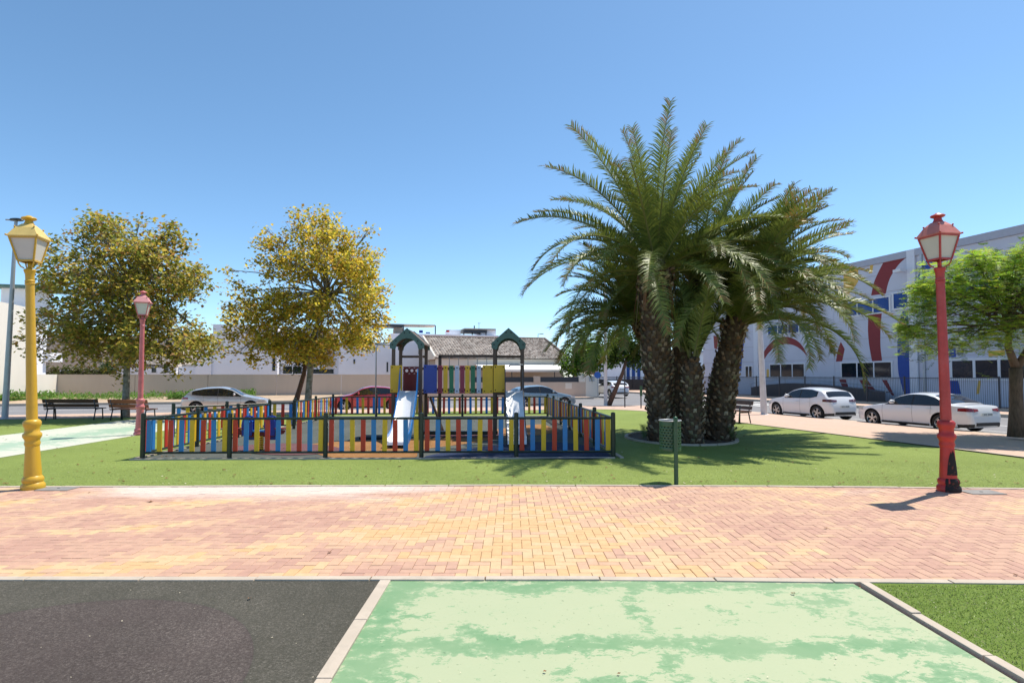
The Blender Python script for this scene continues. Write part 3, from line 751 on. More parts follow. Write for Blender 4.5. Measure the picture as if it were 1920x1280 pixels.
wboard('yellow_panel', M['board_yellow'], P2X(925.6), P2X(947), 1.27, 2.02, y0 - .03)
for z in (1.32, 1.92):
    for yy in (YT + .06, YT + .9):
        mb = MB(); mb.bar((TX[0][1], yy, z), (TX[1][0], yy, z), .05, .07); mb.build('bridge_rail', M['wood_post'], tw, world=True)
mb = MB()
for k in range(14):
    x = lerp(TX[0][1], TX[1][0], (k + .5) / 14); mb = MB(); mb.box((x, YT + .5, 1.25), (.12, .82, .035)); mb.build('deck_board', M['wood_post'], tw, world=True)
# monkey bar behind the bridge
xb0 = (825 - 960) / F * 17.0
mb = MB(); mb.box((xb0, 17.0, 1.15), (.09, .09, 2.32)); mb.build('post', M['wood_post'], tw, world=True)
mb = MB(); mb.bar((xb0 - .04, 17.0, 2.31), (TX[1][0], 17.0, 2.31), .09, .08); mb.build('top_beam', M['wood_post'], tw, world=True)
for k in range(5):
    x = lerp(xb0, TX[1][0], (k + 1) / 6); mb = MB(); mb.cyl((x, 17.0, 1.7), (x, 17.0, 2.28), .012, n=6); mb.build('hanging_rope', M['galv'], tw, world=True)
# lean-to struts and ladder at the back, fireman's pole at the left
mb = MB(); mb.bar((-2.5, 16.7, .0), (-2.75, 17.4, 1.25), .07, .05); mb.bar((-2.1, 17.4, 0), (-2.45, 16.9, 1.1), .06, .05); mb.build('ladder_stringer', M['wood_post'], tw, world=True)
pole_x = (705 - 960) / F * YT
mb = MB(); mb.tube([(pole_x, YT, 0), (pole_x, YT, 2.5), (pole_x + .06, YT, 2.585), (TX[0][0] + .02, YT, 2.585)], .019, 8)
mb.build('slide_pole', M['galv'], tw, world=True, smooth=True)
mb = MB(); mb.bar((pole_x - .03, YT + .05, 2.60), (TX[0][0], YT + .05, 2.60), .05, .05); mb.build('pole_arm', M['roof_green'], tw, world=True)
mb = MB(); mb.tube([(P2X(955), y0 - .02, 1.98), (P2X(957), y0 - .1, 2.02), (P2X(980), y0 - .1, 2.02), (P2X(981), y0 - .02, 1.98)], .02, 8)
mb.build('grab_bar', M['galv'], tw, world=True, smooth=True)
# the two slides
def slide(cx_top, cx_bot, ytop, ybot, side_m, wd=.46):
    pr = [(0, 1.30), (.12, 1.27), (.3, 1.08), (.9, .60), (1.45, .24), (1.75, .17), (2.05, .16)]
    L = pr[-1][0]
    mb = MB(); V = []
    for (s, z) in pr:
        t = s / L; cx = lerp(cx_top, cx_bot, t); y = lerp(ytop, ybot, t)
        V += [(cx - wd / 2, y, z + .10), (cx - wd / 2, y, z + .03), (cx - wd / 2 + .05, y, z), (cx + wd / 2 - .05, y, z), (cx + wd / 2, y, z + .03), (cx + wd / 2, y, z + .10)]
    Fs = [(i * 6 + k + 1, i * 6 + k, (i + 1) * 6 + k, (i + 1) * 6 + k + 1) for i in range(len(pr) - 1) for k in range(5)]
    e = (len(pr) - 1) * 6; V += [(v[0], ybot - .03, .09) for v in V[e + 1:e + 5]]; k0 = e + 6
    for k in range(3): Fs.append((e + 2 + k, e + 1 + k, k0 + k, k0 + k + 1))
    mb.add(V, Fs); mb.build('slide_chute', M['steel'], tw, world=True, smooth=True, auto=35)
    for sg in (-1, 1):
        V = []
        for (s, z) in pr:
            t = s / L; cx = lerp(cx_top, cx_bot, t) + sg * (wd / 2 + .012); y = lerp(ytop, ybot, t)
            hi = z + .17 + max(0, .45 - s * 1.3)
            V += [(cx - .011, y, hi), (cx + .011, y, hi), (cx + .011, y, z - .07), (cx - .011, y, z - .07)]
        n = len(pr); mb = MB()
        Fs = [(i * 4 + k, i * 4 + (k + 1) % 4, (i + 1) * 4 + (k + 1) % 4, (i + 1) * 4 + k) for i in range(n - 1) for k in range(4)] + [(3, 2, 1, 0), (4 * n - 4, 4 * n - 3, 4 * n - 2, 4 * n - 1)]
        mb.add(V, Fs); mb.build('slide_side', side_m, tw, world=True)
    mb = MB(); mb.box((cx_bot, ybot + .08, .06), (wd * .8, .08, .16)); mb.build('slide_foot', M['black'], tw, world=True)
slide((766.5 - 960) / F * 15.45, (746 - 960) / F * 13.5, 15.5, 13.45, M['slide_blue'])
slide((963.5 - 960) / F * 15.45, (969.5 - 960) / F * 13.8, 15.5, 13.6, M['iron'])
# dark bar and slab put in for shadows on the floor
bm_ = thing('shadow_bar', 'low dark bar for the shadow on the playground floor between the two slides', 'shade_bar', (-1.6, 16.1, 0))
mb = MB(); mb.bar((-2.6, 16.0, .12), (-.4, 16.0, .12), .12, .10); mb.build('shade_bar', M['green_fence'], bm_, world=True, bevel=.01)
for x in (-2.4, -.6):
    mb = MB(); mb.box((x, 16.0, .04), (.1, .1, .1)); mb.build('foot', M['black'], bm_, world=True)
mt = thing('shadow_slab', 'thin black slab for the shadow below the metal pole left of the slide', 'shade slab', (pole_x, YT, 0))  # solid black slab in place of the shadow by the pole
mb = MB(); mb.box((pole_x, YT, .04), (.75, .6, .07)); mb.build('shade_slab', M['black'], mt, world=True, bevel=.02)

# spring rider ------------------------------------------------------------------
sp = gr(486, 846); sr = thing('spring_rider', 'blue and red two-seat spring rocker with a coiled yellow spring', 'spring rider', sp)
mb = MB(); mb.box((0, 0, .02), (.34, .34, .03)); mb.build('base_plate', M['iron'], sr)
mb = MB(); mb.tube([(.085 * math.cos(t * .55), .085 * math.sin(t * .55), .03 + t * .0045) for t in range(0, 70)], .018, 7); mb.build('spring', M['board_yellow'], sr, smooth=True)
mb = MB(); mb.prism([(-.60, .48), (-.55, .40), (-.25, .33), (.25, .33), (.55, .40), (.60, .48), (.45, .50), (.2, .44), (-.2, .44), (-.45, .50)], (0, -.012, 0), (1, 0, 0), (0, 0, 1), (0, .024, 0)); mb.build('rocker_body', M['board_maroon'], sr, bevel=.006)
for s in (-1, 1):
    mb = MB(); mb.prism([(-.12, .36), (-.14, .6), (-.11, .76), (-.03, .82), (.06, .79), (.11, .68), (.12, .5), (.1, .36)], (s * .26, -.05, 0), (1, 0, 0), (0, 0, 1), (0, .024, 0)); mb.build('side_panel', M['board_blue'], sr, bevel=.006)
    mb = MB(); mb.prism([(-.12, .25), (-.14, .6), (-.11, .76), (-.03, .82), (.06, .79), (.11, .68), (.12, .5), (.1, .25)], (s * .26, .10, 0), (1, 0, 0), (0, 0, 1), (0, .024, 0)); mb.build('side_panel', M['board_blue'], sr, bevel=.006)
    mb = MB(); mb.box((s * .46, .04, .52), (.24, .2, .025)); mb.build('seat', M['board_maroon'], sr, bevel=.01)
    mb = MB(); mb.cyl((s * .2, -.14, .68), (s * .2, .2, .68), .015, n=8); mb.build('handle', M['slide_blue'], sr)
mb = MB(); mb.box((0, .04, .46), (.5, .16, .03)); mb.build('cross_plate', M['slide_blue'], sr)

# ------------------------------------------------------------------ lamps
def lamp(name, label, loc, m, lean=0, rz=0, worn=False, mr=None, mb_=None):
    mr = mr or m
    t = thing(name, label, 'street lamp', loc, rz, 'painted cast iron lamps around the park'); t.rotation_euler = (0, lean, rz)
    prof = [(.150, 0), (.154, .03), (.15, .07), (.126, .10), (.138, .13), (.134, .17), (.110, .20), (.110, .24), (.090, .62), (.088, .66)]
    mb = MB(); mb.lathe(prof, n=28, flute=(.25, .61)); mb.build('base', mb_ or m, t, smooth=True, auto=35)
    prof = [(.092, .66), (.102, .70), (.092, .73), (.098, .76), (.120, .80), (.120, .84), (.094, .87), (.094, .93), (.112, .97), (.116, 1.02), (.098, 1.05), (.080, 1.06)]
    mb = MB(); mb.lathe(prof, n=28); mb.build('collar', mb_ or m, t, smooth=True, auto=50)
    prof = [(.072, 1.06), (.057, 3.12), (.057, 3.14), (.066, 3.15), (.066, 3.165), (.057, 3.175), (.066, 3.185), (.066, 3.2), (.057, 3.21), (.060, 3.30), (.078, 3.36), (.07, 3.38)]
    mb = MB(); mb.lathe(prof, n=24); mb.build('column', m, t, smooth=True, auto=35)
    z0, z1 = 3.50, 3.85; a0, a1 = .104, .176    # half sizes of the tapering lantern
    mb = MB(); mb.cyl((0, 0, 3.37), (0, 0, 3.50), .028, n=10)
    for q in range(4):
        a = math.pi / 4 + q * math.pi / 2; c_, s_ = math.cos(a), math.sin(a)
        mb.tube([(.07 * c_, .07 * s_, 3.39), (.11 * c_, .11 * s_, 3.41), (.14 * c_, .14 * s_, 3.46), (.145 * c_, .145 * s_, 3.50)], .010, 6)
    mb.build('bracket', m, t, smooth=True)
    mb = MB()
    for q in range(4):
        sxs = [(1, 1), (-1, 1), (-1, -1), (1, -1)]; (ax, ay), (bx, by) = sxs[q], sxs[(q + 1) % 4]
        mb.bar((a0 * ax, a0 * ay, z0), (a1 * ax, a1 * ay, z1), .022, .022)
        mb.bar((a0 * ax, a0 * ay, z0), (a0 * bx, a0 * by, z0), .024, .024)
        mb.bar((a1 * ax, a1 * ay, z1), (a1 * bx, a1 * by, z1), .026, .026)
    fr = mb.build('lantern_frame', m, t)
    for q in range(4):
        sxs = [(1, 1), (-1, 1), (-1, -1), (1, -1)]; (ax, ay), (bx, by) = sxs[q], sxs[(q + 1) % 4]
        nx, ny = (ax + bx) / 2, (ay + by) / 2; k = .003
        def pt(h, x, y, z, o_): return (h * x * .97 - nx * o_, h * y * .97 - ny * o_, z)
        V = [pt(a0, ax, ay, z0, k), pt(a0, bx, by, z0, k), pt(a1, bx, by, z1, k), pt(a1, ax, ay, z1, k)]
        V2 = [pt(a0, ax, ay, z0, k + .006), pt(a0, bx, by, z0, k + .006), pt(a1, bx, by, z1, k + .006), pt(a1, ax, ay, z1, k + .006)]
        mb = MB(); mb.add(V + V2, [(0, 1, 2, 3), (7, 6, 5, 4), (1, 0, 4, 5), (2, 1, 5, 6), (3, 2, 6, 7), (0, 3, 7, 4)]); mb.build('pane', M['frost'], t)
    # hipped roof in two slopes, vent cap, corner knobs
    mb = MB(); s2 = math.sqrt(2)
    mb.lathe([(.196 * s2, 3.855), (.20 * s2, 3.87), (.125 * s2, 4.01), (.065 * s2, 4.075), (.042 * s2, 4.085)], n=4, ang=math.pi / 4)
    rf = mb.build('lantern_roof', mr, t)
    mb = MB()
    for q in range(4):
        a = math.pi / 4 + q * math.pi / 2; c_, s_ = math.cos(a), math.sin(a)
        mb.lathe([(.004, .0), (.014, .006), (.014, .02), (.004, .03)], (.288 * c_, .288 * s_, 3.86), 8)
        mb.lathe([(.004, .0), (.012, .006), (.012, .02), (.004, .03)], (.18 * c_, .18 * s_, 4.005), 8)
    mb.build('corner_knobs', m, rf, smooth=True)
    mb = MB(); mb.lathe([(.07, 4.08), (.055, 4.11), (.05, 4.14), (.085, 4.155), (.10, 4.17), (.09, 4.185), (.04, 4.205), (.03, 4.215)], n=20); mb.build('finial', m, rf, smooth=True, auto=50)
    if worn:
        # a ragged patch of blackened, bared iron low on the shaft, facing the path
        mb = MB(); n = 26; pts = []
        random.seed(5)
        for (r0, z0_) in [(0, 0)]: pass
        def surf(a, z):
            r = lerp(.110, .090, (z - .24) / .38) + .001
            r += .0035; return (r * math.cos(a), r * math.sin(a), z)
        def patch(a0, a1_, z0_, z1_, wob):
            cols = 14; rows = 8; V = []
            for i in range(cols + 1):
                a = lerp(a0, a1_, i / cols); e = math.sin(math.pi * i / cols) ** .6
                lo, hi = z0_, lerp(z0_, z1_, e) + random.uniform(-wob, wob) * e
                for j in range(rows + 1): V.append(surf(a, lerp(lo, hi, j / rows)))
            Fs = [(i * (rows + 1) + j, (i + 1) * (rows + 1) + j, (i + 1) * (rows + 1) + j + 1, i * (rows + 1) + j + 1) for i in range(cols) for j in range(rows)]
            mb.add(V, Fs)
        patch(-2.55, -.95, .25, .60, .03)
        mb.build('bare_patch', M['rust'], t, smooth=True)
        mb = MB()
        V = []
        for i in range(17):
            a = lerp(-2.7, -.4, i / 16)
            for j, (r, z) in enumerate(((.1535, .003), (.158, .03), (.154, .07), (.130, .10), (.142, .13), (.138, .17), (.115, .20))):
                rag = random.uniform(-.012, .012) if 0 < j < 6 else 0
                V.append((r * math.cos(a), r * math.sin(a), z))
        mb.add(V, [(i * 7 + j, (i + 1) * 7 + j, (i + 1) * 7 + j + 1, i * 7 + j + 1) for i in range(16) for j in range(6) if not (i in (2, 9, 13) and j > 3)])
        mb.build('bare_patch', M['rust'], t, smooth=True)
    return t
M['rust'] = mat('blackened_rusty_iron', (.010, .009, .010), .8, col2=(.16, .035, .02), scale=16, thr=(.56, .66))
M['red_deep'] = mat('deep_red_paint', (.44, .03, .025), .42, var=.2, scale=5, dirt=.5, dscale=7, dcol=(.2, .03, .03))
M['red_lit_faded'] = mat('sunlit_bleached_red_paint', (.56, .17, .13), .5, var=.15, scale=6)  # lantern roofs: faded paint, with sunlight and sheen also put into the colour
M['yellow_lit_faded'] = mat('sunlit_bleached_yellow_paint', (.70, .50, .16), .5, var=.12, scale=6)
M['pink_lit_faded'] = mat('sunlit_bleached_pink_paint', (.66, .30, .29), .5, var=.12, scale=6)
pR = gr(1779, 920); pL = gr(62, 916)
lamp('street_lamp', 'red lamp post with a blackened patch at its foot, beside the path at right', pR, M['red_lamp'], lean=-.012, rz=R(12), worn=True, mr=M['red_lit_faded'], mb_=M['red_deep'])
lamp('street_lamp', 'tall mustard yellow lamp post standing at the left end of the brick path', pL, M['yellow_lamp'], lean=-.042, rz=R(14), mr=M['yellow_lit_faded'])
lamp('street_lamp', 'small faded pink lamp post behind the left corner of the picket fence', Vector((-10.85, 16.55, 0)), M['pink_lamp'], lean=0, rz=R(22), mr=M['pink_lit_faded'])
M['cover'] = mat('grey_manhole', (.22, .21, .20), .8, var=.2)
for (px, py, lb) in ((1840, 922, 'grey access cover in the bricks right of the red lamp post'), (110, 915, 'grey access cover in the bricks beside the yellow lamp post')):
    p = gr(px, py, .006); t = thing('access_cover', lb, 'access cover', p)
    mb = MB(); mb.box((0, 0, 0), (.5, .32, .008)); mb.build('cover_plate', M['cover'], t, bevel=.002)
    mb = MB(); mb.box((0, 0, .005), (.04, .02, .006)); mb.build('lifting_hole', M['iron'], t)

# ------------------------------------------------------------------ litter bin
bp_ = gr(1268, 908); bn = thing('litter_bin', 'green perforated round litter bin hung on a post at the lawn edge', 'litter bin', bp_)
mb = MB(); mb.cyl((0, 0, -.02), (0, 0, 1.05), .034, n=14); mb.lathe([(.034, 1.05), (.03, 1.065), (.012, 1.08), (.001, 1.082)], n=14); mb.build('post', M['bin'], bn, smooth=True, auto=40)
bx, by = -.03, .21
mb = MB(); n = 36; rr_ = .172; V = []; Fs = []
rows = 22; z0 = .51; z1 = 1.0
for j in range(rows + 1):
    for k in range(n):
        a = 2 * math.pi * k / n; V.append((bx + rr_ * math.cos(a), by + rr_ * math.sin(a), lerp(z0, z1, j / rows)))
for j in range(rows):
    for k in range(n):
        if 3 <= j <= 17 and j % 2 == 1 and (k + (j // 2)) % 2 == 0 and k % 3 != 9: 
            continue
        Fs.append((j * n + k, j * n + (k + 1) % n, (j + 1) * n + (k + 1) % n, (j + 1) * n + k))
mb.add(V, Fs); o = mb.build('drum', M['bin'], bn, smooth=True); so = o.modifiers.new('s', 'SOLIDIFY'); so.thickness = .004
mb = MB(); mb.lathe([(.165, .515), (.165, .52)], (bx, by, 0), 36); mb.build('drum_floor', M['bin'], bn)
mb = MB(); mb.tube([(bx + .174 * math.cos(2 * math.pi * k / 32), by + .174 * math.sin(2 * math.pi * k / 32), 1.0) for k in range(33)], .011, 8); mb.build('rim', M['galv'], bn, smooth=True)
mb = MB(); mb.box((bx + .015, .038, .62), (.05, .05, .03)); mb.box((bx + .015, .038, .92), (.05, .05, .03)); mb.build('bracket', M['bin'], bn)

# ------------------------------------------------------------------ benches
def bench(label, loc, rz, mw, w_=2.0, arms=(1, 1)):
    t = thing('park_bench', label, 'bench', loc, rz, 'slatted park benches')
    for s in (-1, 1):
        x = s * (w_ / 2 - .14)
        mb = MB(); mb.tube([(x, -.24, 0), (x, -.20, .40), (x, -.16, .43), (x, .20, .41), (x, .30, .80)], .022, 8)
        mb.tube([(x, .19, .41), (x, .28, 0)], .022, 8); mb.build('leg', M['iron'], t, smooth=True)
        if arms[0 if s < 0 else 1]:
            x2 = s * (w_ / 2 - .02)
            mb = MB(); mb.tube([(x2, -.30, 0), (x2, -.29, .52), (x2, -.26, .60), (x2, -.18, .64), (x2, .18, .60), (x2, .24, .55)], .024, 8)
            mb.tube([(x2, -.29, .40), (x2, .2, .40)], .016, 6); mb.build('arm_rest', M['iron'], t, smooth=True)
    for k in range(4):
        mb = MB(); mb.box((0, -.17 + k * .115, .445), (w_, .095, .032)); mb.build('seat_slat', mw, t, bevel=.006)
    for k in range(2):
        mb = MB(); mb.box((0, 0, 0), (w_, .03, .155 if k else .13)); o = mb.build('back_slat', mw, t, bevel=.006)
        o.location = (0, .225 + k * .055, .56 + k * .175); o.rotation_euler.x = -.26
    return t
bench('dark wooden bench seen from behind on the lawn left of the pink lamp', gr(133, 787) + Vector((0, .2, 0)), R(182), M['bench_dark'], 2.1, (0, 1))
bench('reddish wooden bench seen from behind under the pink lamp post', gr(240, 789) + Vector((0, .3, 0)), R(168), M['bench_red'], 1.8, (0, 1))
bench('wooden bench just inside the left edge, its curved metal arm rest showing', Vector((-11.35, 11.2, 0)), R(96), M['bench_dark'], 2.0)
bench('brown bench at the edge of the paving behind the right palm trunk', Vector((8.15, 21.3, -.01)), R(-72), M['bench_brown'], 1.9)

# ------------------------------------------------------------------ street poles and signs
def streetlight(label, loc, m, h, lean, head_dir, r0=.11, hoff=.5):
    t = thing('street_light', label, 'street light', loc); t.rotation_euler = (0, lean, 0)
    mb = MB(); mb.lathe([(r0 * 1.6, 0), (r0 * 1.6, .03), (r0, .05), (r0 * .98, .6), (r0 * .5, h)], n=18); mb.build('pole', m, t, smooth=True, auto=35)
    hx, hy = head_dir
    mb = MB(); mb.tube([(0, 0, h - .02), (hx * .15, hy * .15, h + .02), (hx * .45, hy * .45, h + .03)], .03, 8); mb.build('arm', m, t, smooth=True)
    mb = MB(); V = []; n = 18
    for (k, z) in ((.9, -.045), (1.0, -.02), (.9, .03), (.55, .05)):
        for q in range(n):
            a = 2 * math.pi * q / n; lx, ly = .30 * k * math.cos(a), .14 * k * math.sin(a)
            V.append((hx * (hoff + lx) - hy * ly, hy * (hoff + lx) + hx * ly, h + .03 + z))
    Fs = [(j * n + q, j * n + (q + 1) % n, (j + 1) * n + (q + 1) % n, (j + 1) * n + q) for j in range(3) for q in range(n)] + [tuple(reversed(range(n))), tuple(range(3 * n, 4 * n))]
    mb.add(V, Fs); mb.build('lamp_head', M['iron'], t, smooth=True, auto=50)
    return t
streetlight('tall grey street light beyond the yellow lamp post at the left', Vector((-20.2, 22.6, -.02)), M['grey_pole'], 8.0, .021, (-1, .1), hoff=-.02)
streetlight('white street light pole by the white parked hatchback', uv(19.3, 23.2, ZP + .02), M['white_pole'], 8.5, -.03, (.96, .27), .15)
streetlight('white street light pole at the corner left of the palm trunks', Vector((5.95, 36.0, ZP)), M['white_pole'], 8.2, 0, (.3, .95), .12)
streetlight('distant thin street light above the tiled roof', Vector((3.6, 78, -.2)), M['iron'], 7.6, 0, (1, 0), .07)
def signpost(label, base, h, kind):
    t = thing('sign_post', label, 'sign post', base)
    mb = MB(); mb.cyl((0, 0, 0), (0, 0, h), .035, n=8); mb.build('pole', M['iron'] if kind != 'round' else M['galv'], t)
    if kind == 'round':
        mb = MB(); mb.cyl((0, -.06, h - .3), (0, -.04, h - .3), .3, n=20); mb.build('sign_plate', M['sign_blue'], t)
    elif kind == 'plate':
        mb = MB(); mb.box((0, -.05, h - .3), (.14, .02, .55)); mb.build('sign_plate', M['bin'], t)
    else:
        mb = MB(); mb.box((.0, -.05, h - .22), (.03, .34, .4)); mb.build('sign_plate', M['iron'], t)
signpost('thin black sign post left of the large palm, seen edge on', Vector((6.35, 31.9, -.06)), 2.1, 'edge')
signpost('short post with a narrow green plate against the large palm trunk', Vector((7.1, 31.2, -.08)), 1.25, 'plate')
signpost('round blue road sign at the corner of the house wall', Vector((7.6, 50.3, -.2)), 2.25, 'round')

# ------------------------------------------------------------------ foliage helpers
def leaf_quad(mb, p, size, c, droop=.5, asp=.8):
    a = random.uniform(0, 6.283); el = random.uniform(-.9, .9) - droop * .3
    d = Vector((math.cos(a) * math.cos(el), math.sin(a) * math.cos(el), math.sin(el)))
    s = d.cross(Vector((random.uniform(-.6, .6), random.uniform(-.6, .6), 1))).normalized()
    n = d.cross(s); L = size; W = size * asp / 2
    p1 = p + d * L * .45 + s * W - n * L * .1; p2 = p + d * L; p3 = p + d * L * .45 - s * W - n * L * .1
    mb.add([p, p1, p2, p3], [(0, 1, 2), (0, 2, 3)], col=c)
def limb(mb, p0, p1, r0, r1, sag=.1, n=5, seg=6, jit=.06):
    p0, p1 = Vector(p0), Vector(p1); L = (p1 - p0).length; pts = []
    for k in range(seg + 1):
        t = k / seg; q = p0.lerp(p1, t); q.z += sag * L * math.sin(math.pi * t)
        if 0 < k < seg: q += Vector((random.uniform(-1, 1), random.uniform(-1, 1), random.uniform(-1, 1))) * jit * L * .3
        pts.append(q)
    mb.tube(pts, [lerp(r0, r1, k / seg) for k in range(seg + 1)], n, False); return pts
def plane_tree(label, base, blobs, Y0, trunk, palette, nleaf, leaf=.15, seed=1, bark='bark_plane', depth=.85, second=None):
    random.seed(seed); t = thing('plane_tree', label, 'tree', base)
    mb = MB(); wood = MB()
    top = trunk[-1][0]
    wood.tube([p for p, r in trunk], [r for p, r in trunk], 12)
    wood.build('trunk', M[bark], t, world=True, smooth=True)
    br = MB(); centres = []
    for (px, py, rp) in blobs:
        r = rp / F * Y0
        k = 3 if rp > 35 else 1
        for q in range(k):
            yo = 0 if k == 1 else (q - 1) * depth * Y0 * 100 / F * random.uniform(.6, 1.1)
            c = at(px, py, Y0 + yo) + Vector((random.uniform(-.2, .2) * r, 0, random.uniform(-.15, .15) * r))
            sh = 1 if q == 1 or k == 1 else .86
            centres.append((c, r * sh))
    fork = top
    for c, r in centres:
        start = trunk[random.choice([-1, -1, -2])][0]
        mid = start.lerp(c, .45) + Vector((0, 0, .25))
        limb(br, start, mid, .055, .035, .03, 6, 4); limb(br, mid, c, .035, .012, .02, 5, 4)
        for q in range(6):
            d = Vector((random.gauss(0, 1), random.gauss(0, 1), random.gauss(0, .8) + .3)).normalized()
            limb(br, c - (c - mid) * random.uniform(0, .4), c + d * r * random.uniform(.6, .95), .014, .004, .03, 4, 3)
    br.build('branches', M[bark], t, world=True, smooth=True)
    wsum = sum(r ** 1.8 for c, r in centres)
    for c, r in centres:
        n = int(nleaf * r ** 1.8 / wsum * random.uniform(.7, 1.35)); ncl = max(5, n // 26)
        cl = []
        for q in range(ncl):
            d = Vector((random.gauss(0, 1), random.gauss(0, 1), random.gauss(0, 1))).normalized() * r * (random.random() ** .42)
            d *= 1 + .22 * mn.noise((c + d) * 1.3)
            cl.append(c + d)
        for q in range(n):
            cc = random.choice(cl); s = .20
            p = cc + Vector((random.gauss(0, s), random.gauss(0, s), random.gauss(0, s * .75)))
            pal = random.choices(palette[0], palette[1])[0]
            tn = random.uniform(.75, 1.25)
            leaf_quad(mb, p, leaf * random.uniform(.7, 1.25), tuple(x * tn for x in pal))
    mb.build('crown', M['leaf'], t, world=True, col=True)
    return t
PALA = ([(.29, .28, .05), (.48, .41, .07), (.56, .39, .08), (.38, .21, .07), (.14, .18, .03)], [4, 4, 1.8, 1.8, 2.4])
PALB = ([(.40, .38, .05), (.66, .54, .06), (.76, .53, .07), (.46, .27, .06), (.22, .25, .04)], [3, 5, 3, 1.6, 1.6])
Y1 = 24.0
b1 = gr(235, 781)
blobs1 = [(190, 440, 50), (265, 475, 62), (328, 455, 34), (122, 510, 50), (195, 530, 75), (295, 540, 70), (350, 530, 38), (108, 600, 52), (200, 615, 75), (290, 620, 72), (365, 640, 42),
          (140, 645, 45), (62, 612, 26), (45, 640, 14), (75, 655, 18), (412, 655, 16), (240, 665, 40), (330, 668, 32), (112, 448, 13), (180, 408, 16), (320, 425, 16), (262, 415, 8), (352, 468, 14), (375, 520, 16), (400, 645, 18), (92, 470, 12), (60, 660, 8), (210, 420, 14), (80, 540, 14), (160, 425, 9)]
plane_tree('broad plane tree with olive and brown leaves behind the dark bench', b1, blobs1, Y1,
           [(b1, .17), (at(236, 740, Y1), .13), (at(238, 690, Y1), .12), (at(241, 640, Y1), .11), (at(243, 590, Y1), .09), (at(240, 530, Y1), .05)], PALA, 24000, .17, 3)
Y2 = 27.2
b2 = at(576, 771, Y2); b2.z = -.02
blobs2 = [(555, 430, 32), (608, 432, 36), (655, 455, 34), (515, 460, 30), (686, 436, 12), (497, 505, 34), (560, 495, 48), (622, 495, 52), (672, 505, 42), (450, 545, 26), (432, 508, 8), (462, 585, 42),
          (530, 575, 46), (600, 575, 36), (678, 570, 48), (722, 545, 12), (452, 625, 32), (520, 635, 46), (600, 635, 52), (668, 625, 46), (708, 600, 28), (470, 660, 22), (620, 665, 28), (555, 655, 36), (690, 655, 22),
          (555, 398, 10), (578, 400, 8), (720, 640, 14), (700, 480, 12), (480, 455, 10), (500, 430, 8), (445, 665, 10), (716, 575, 14), (428, 575, 12)]
plane_tree('plane tree with golden yellow leaves behind the playground fence', b2, blobs2, Y2,
           [(b2, .19), (at(579, 730, Y2), .15), (at(582, 690, Y2), .14), (at(586, 640, Y2), .12), (at(600, 590, Y2), .09), (at(612, 550, Y2), .06)], PALB, 25000, .17, 4)
# small dark tree on a leaning brown stem under the golden one
random.seed(11)
bL = at(550, 768, 28.5); bL.z = -.05
st = thing('leaning_tree', 'small dark green tree with a leaning brown stem beside the golden plane tree', 'tree', bL)
mb = MB(); mb.tube([bL, at(560, 735, 28.5), at(570, 700, 28.5), at(574, 670, 28.5), at(575, 645, 28.5)], [.17, .12, .11, .09, .05], 10); mb.build('trunk', M['bark_brown'], st, world=True, smooth=True)
mb = MB()
for k in range(2600):
    c = random.choice([(572, 655, .9), (558, 672, .7), (590, 668, .8), (575, 640, .6)])
    p = at(c[0], c[1], 28.7) + Vector((random.gauss(0, .45), random.gauss(0, .45), random.gauss(0, .4))) * c[2]
    t_ = random.uniform(.6, 1.3); leaf_quad(mb, p, .13, (.035 * t_, .07 * t_, .02 * t_))
mb.build('crown', M['leaf'], st, world=True, col=True)

# feathery tree at the right ---------------------------------------------------------
random.seed(21)
bT = uv(19.6, .0, 0); bT = at(1908, 815, 16.9); bT.z = -.09
ft = thing('feathery_tree', 'spreading bright green tree with feathery leaves behind the red lamp post', 'tree', bT)
Y3 = 16.9
mb = MB(); fk = at(1905, 690, Y3)
mb.tube([bT, at(1906, 770, Y3), at(1905, 730, Y3), fk], [.25, .175, .16, .165], 14)
mb.tube([fk, at(1890, 650, Y3), at(1893, 610, Y3), at(1885, 560, Y3)], [.12, .09, .07, .04], 10)
mb.tube([fk, at(1925, 660, Y3), at(1950, 600, Y3), at(1965, 550, Y3)], [.12, .10, .08, .04], 10)
mb.build('trunk', M['bark_grey'], ft, world=True, smooth=True)
lay = [(1730, 640, 40, 16), (1735, 585, 36, 10), (1725, 548, 18, 6), (1760, 552, 40, 10), (1790, 600, 55, 16), (1775, 520, 45, 10), (1830, 500, 50, 10), (1846, 488, 16, 7), (1850, 540, 70, 14), (1820, 640, 75, 18),
       (1890, 510, 50, 12), (1905, 495, 20, 8), (1900, 570, 70, 20), (1900, 630, 70, 18), (1930, 540, 60, 16), (1960, 600, 80, 20), (1980, 520, 60, 18), (1790, 560, 60, 12), (1700, 622, 14, 6),
       (1940, 480, 40, 10), (2020, 560, 70, 20)]
br = MB(); mb = MB()
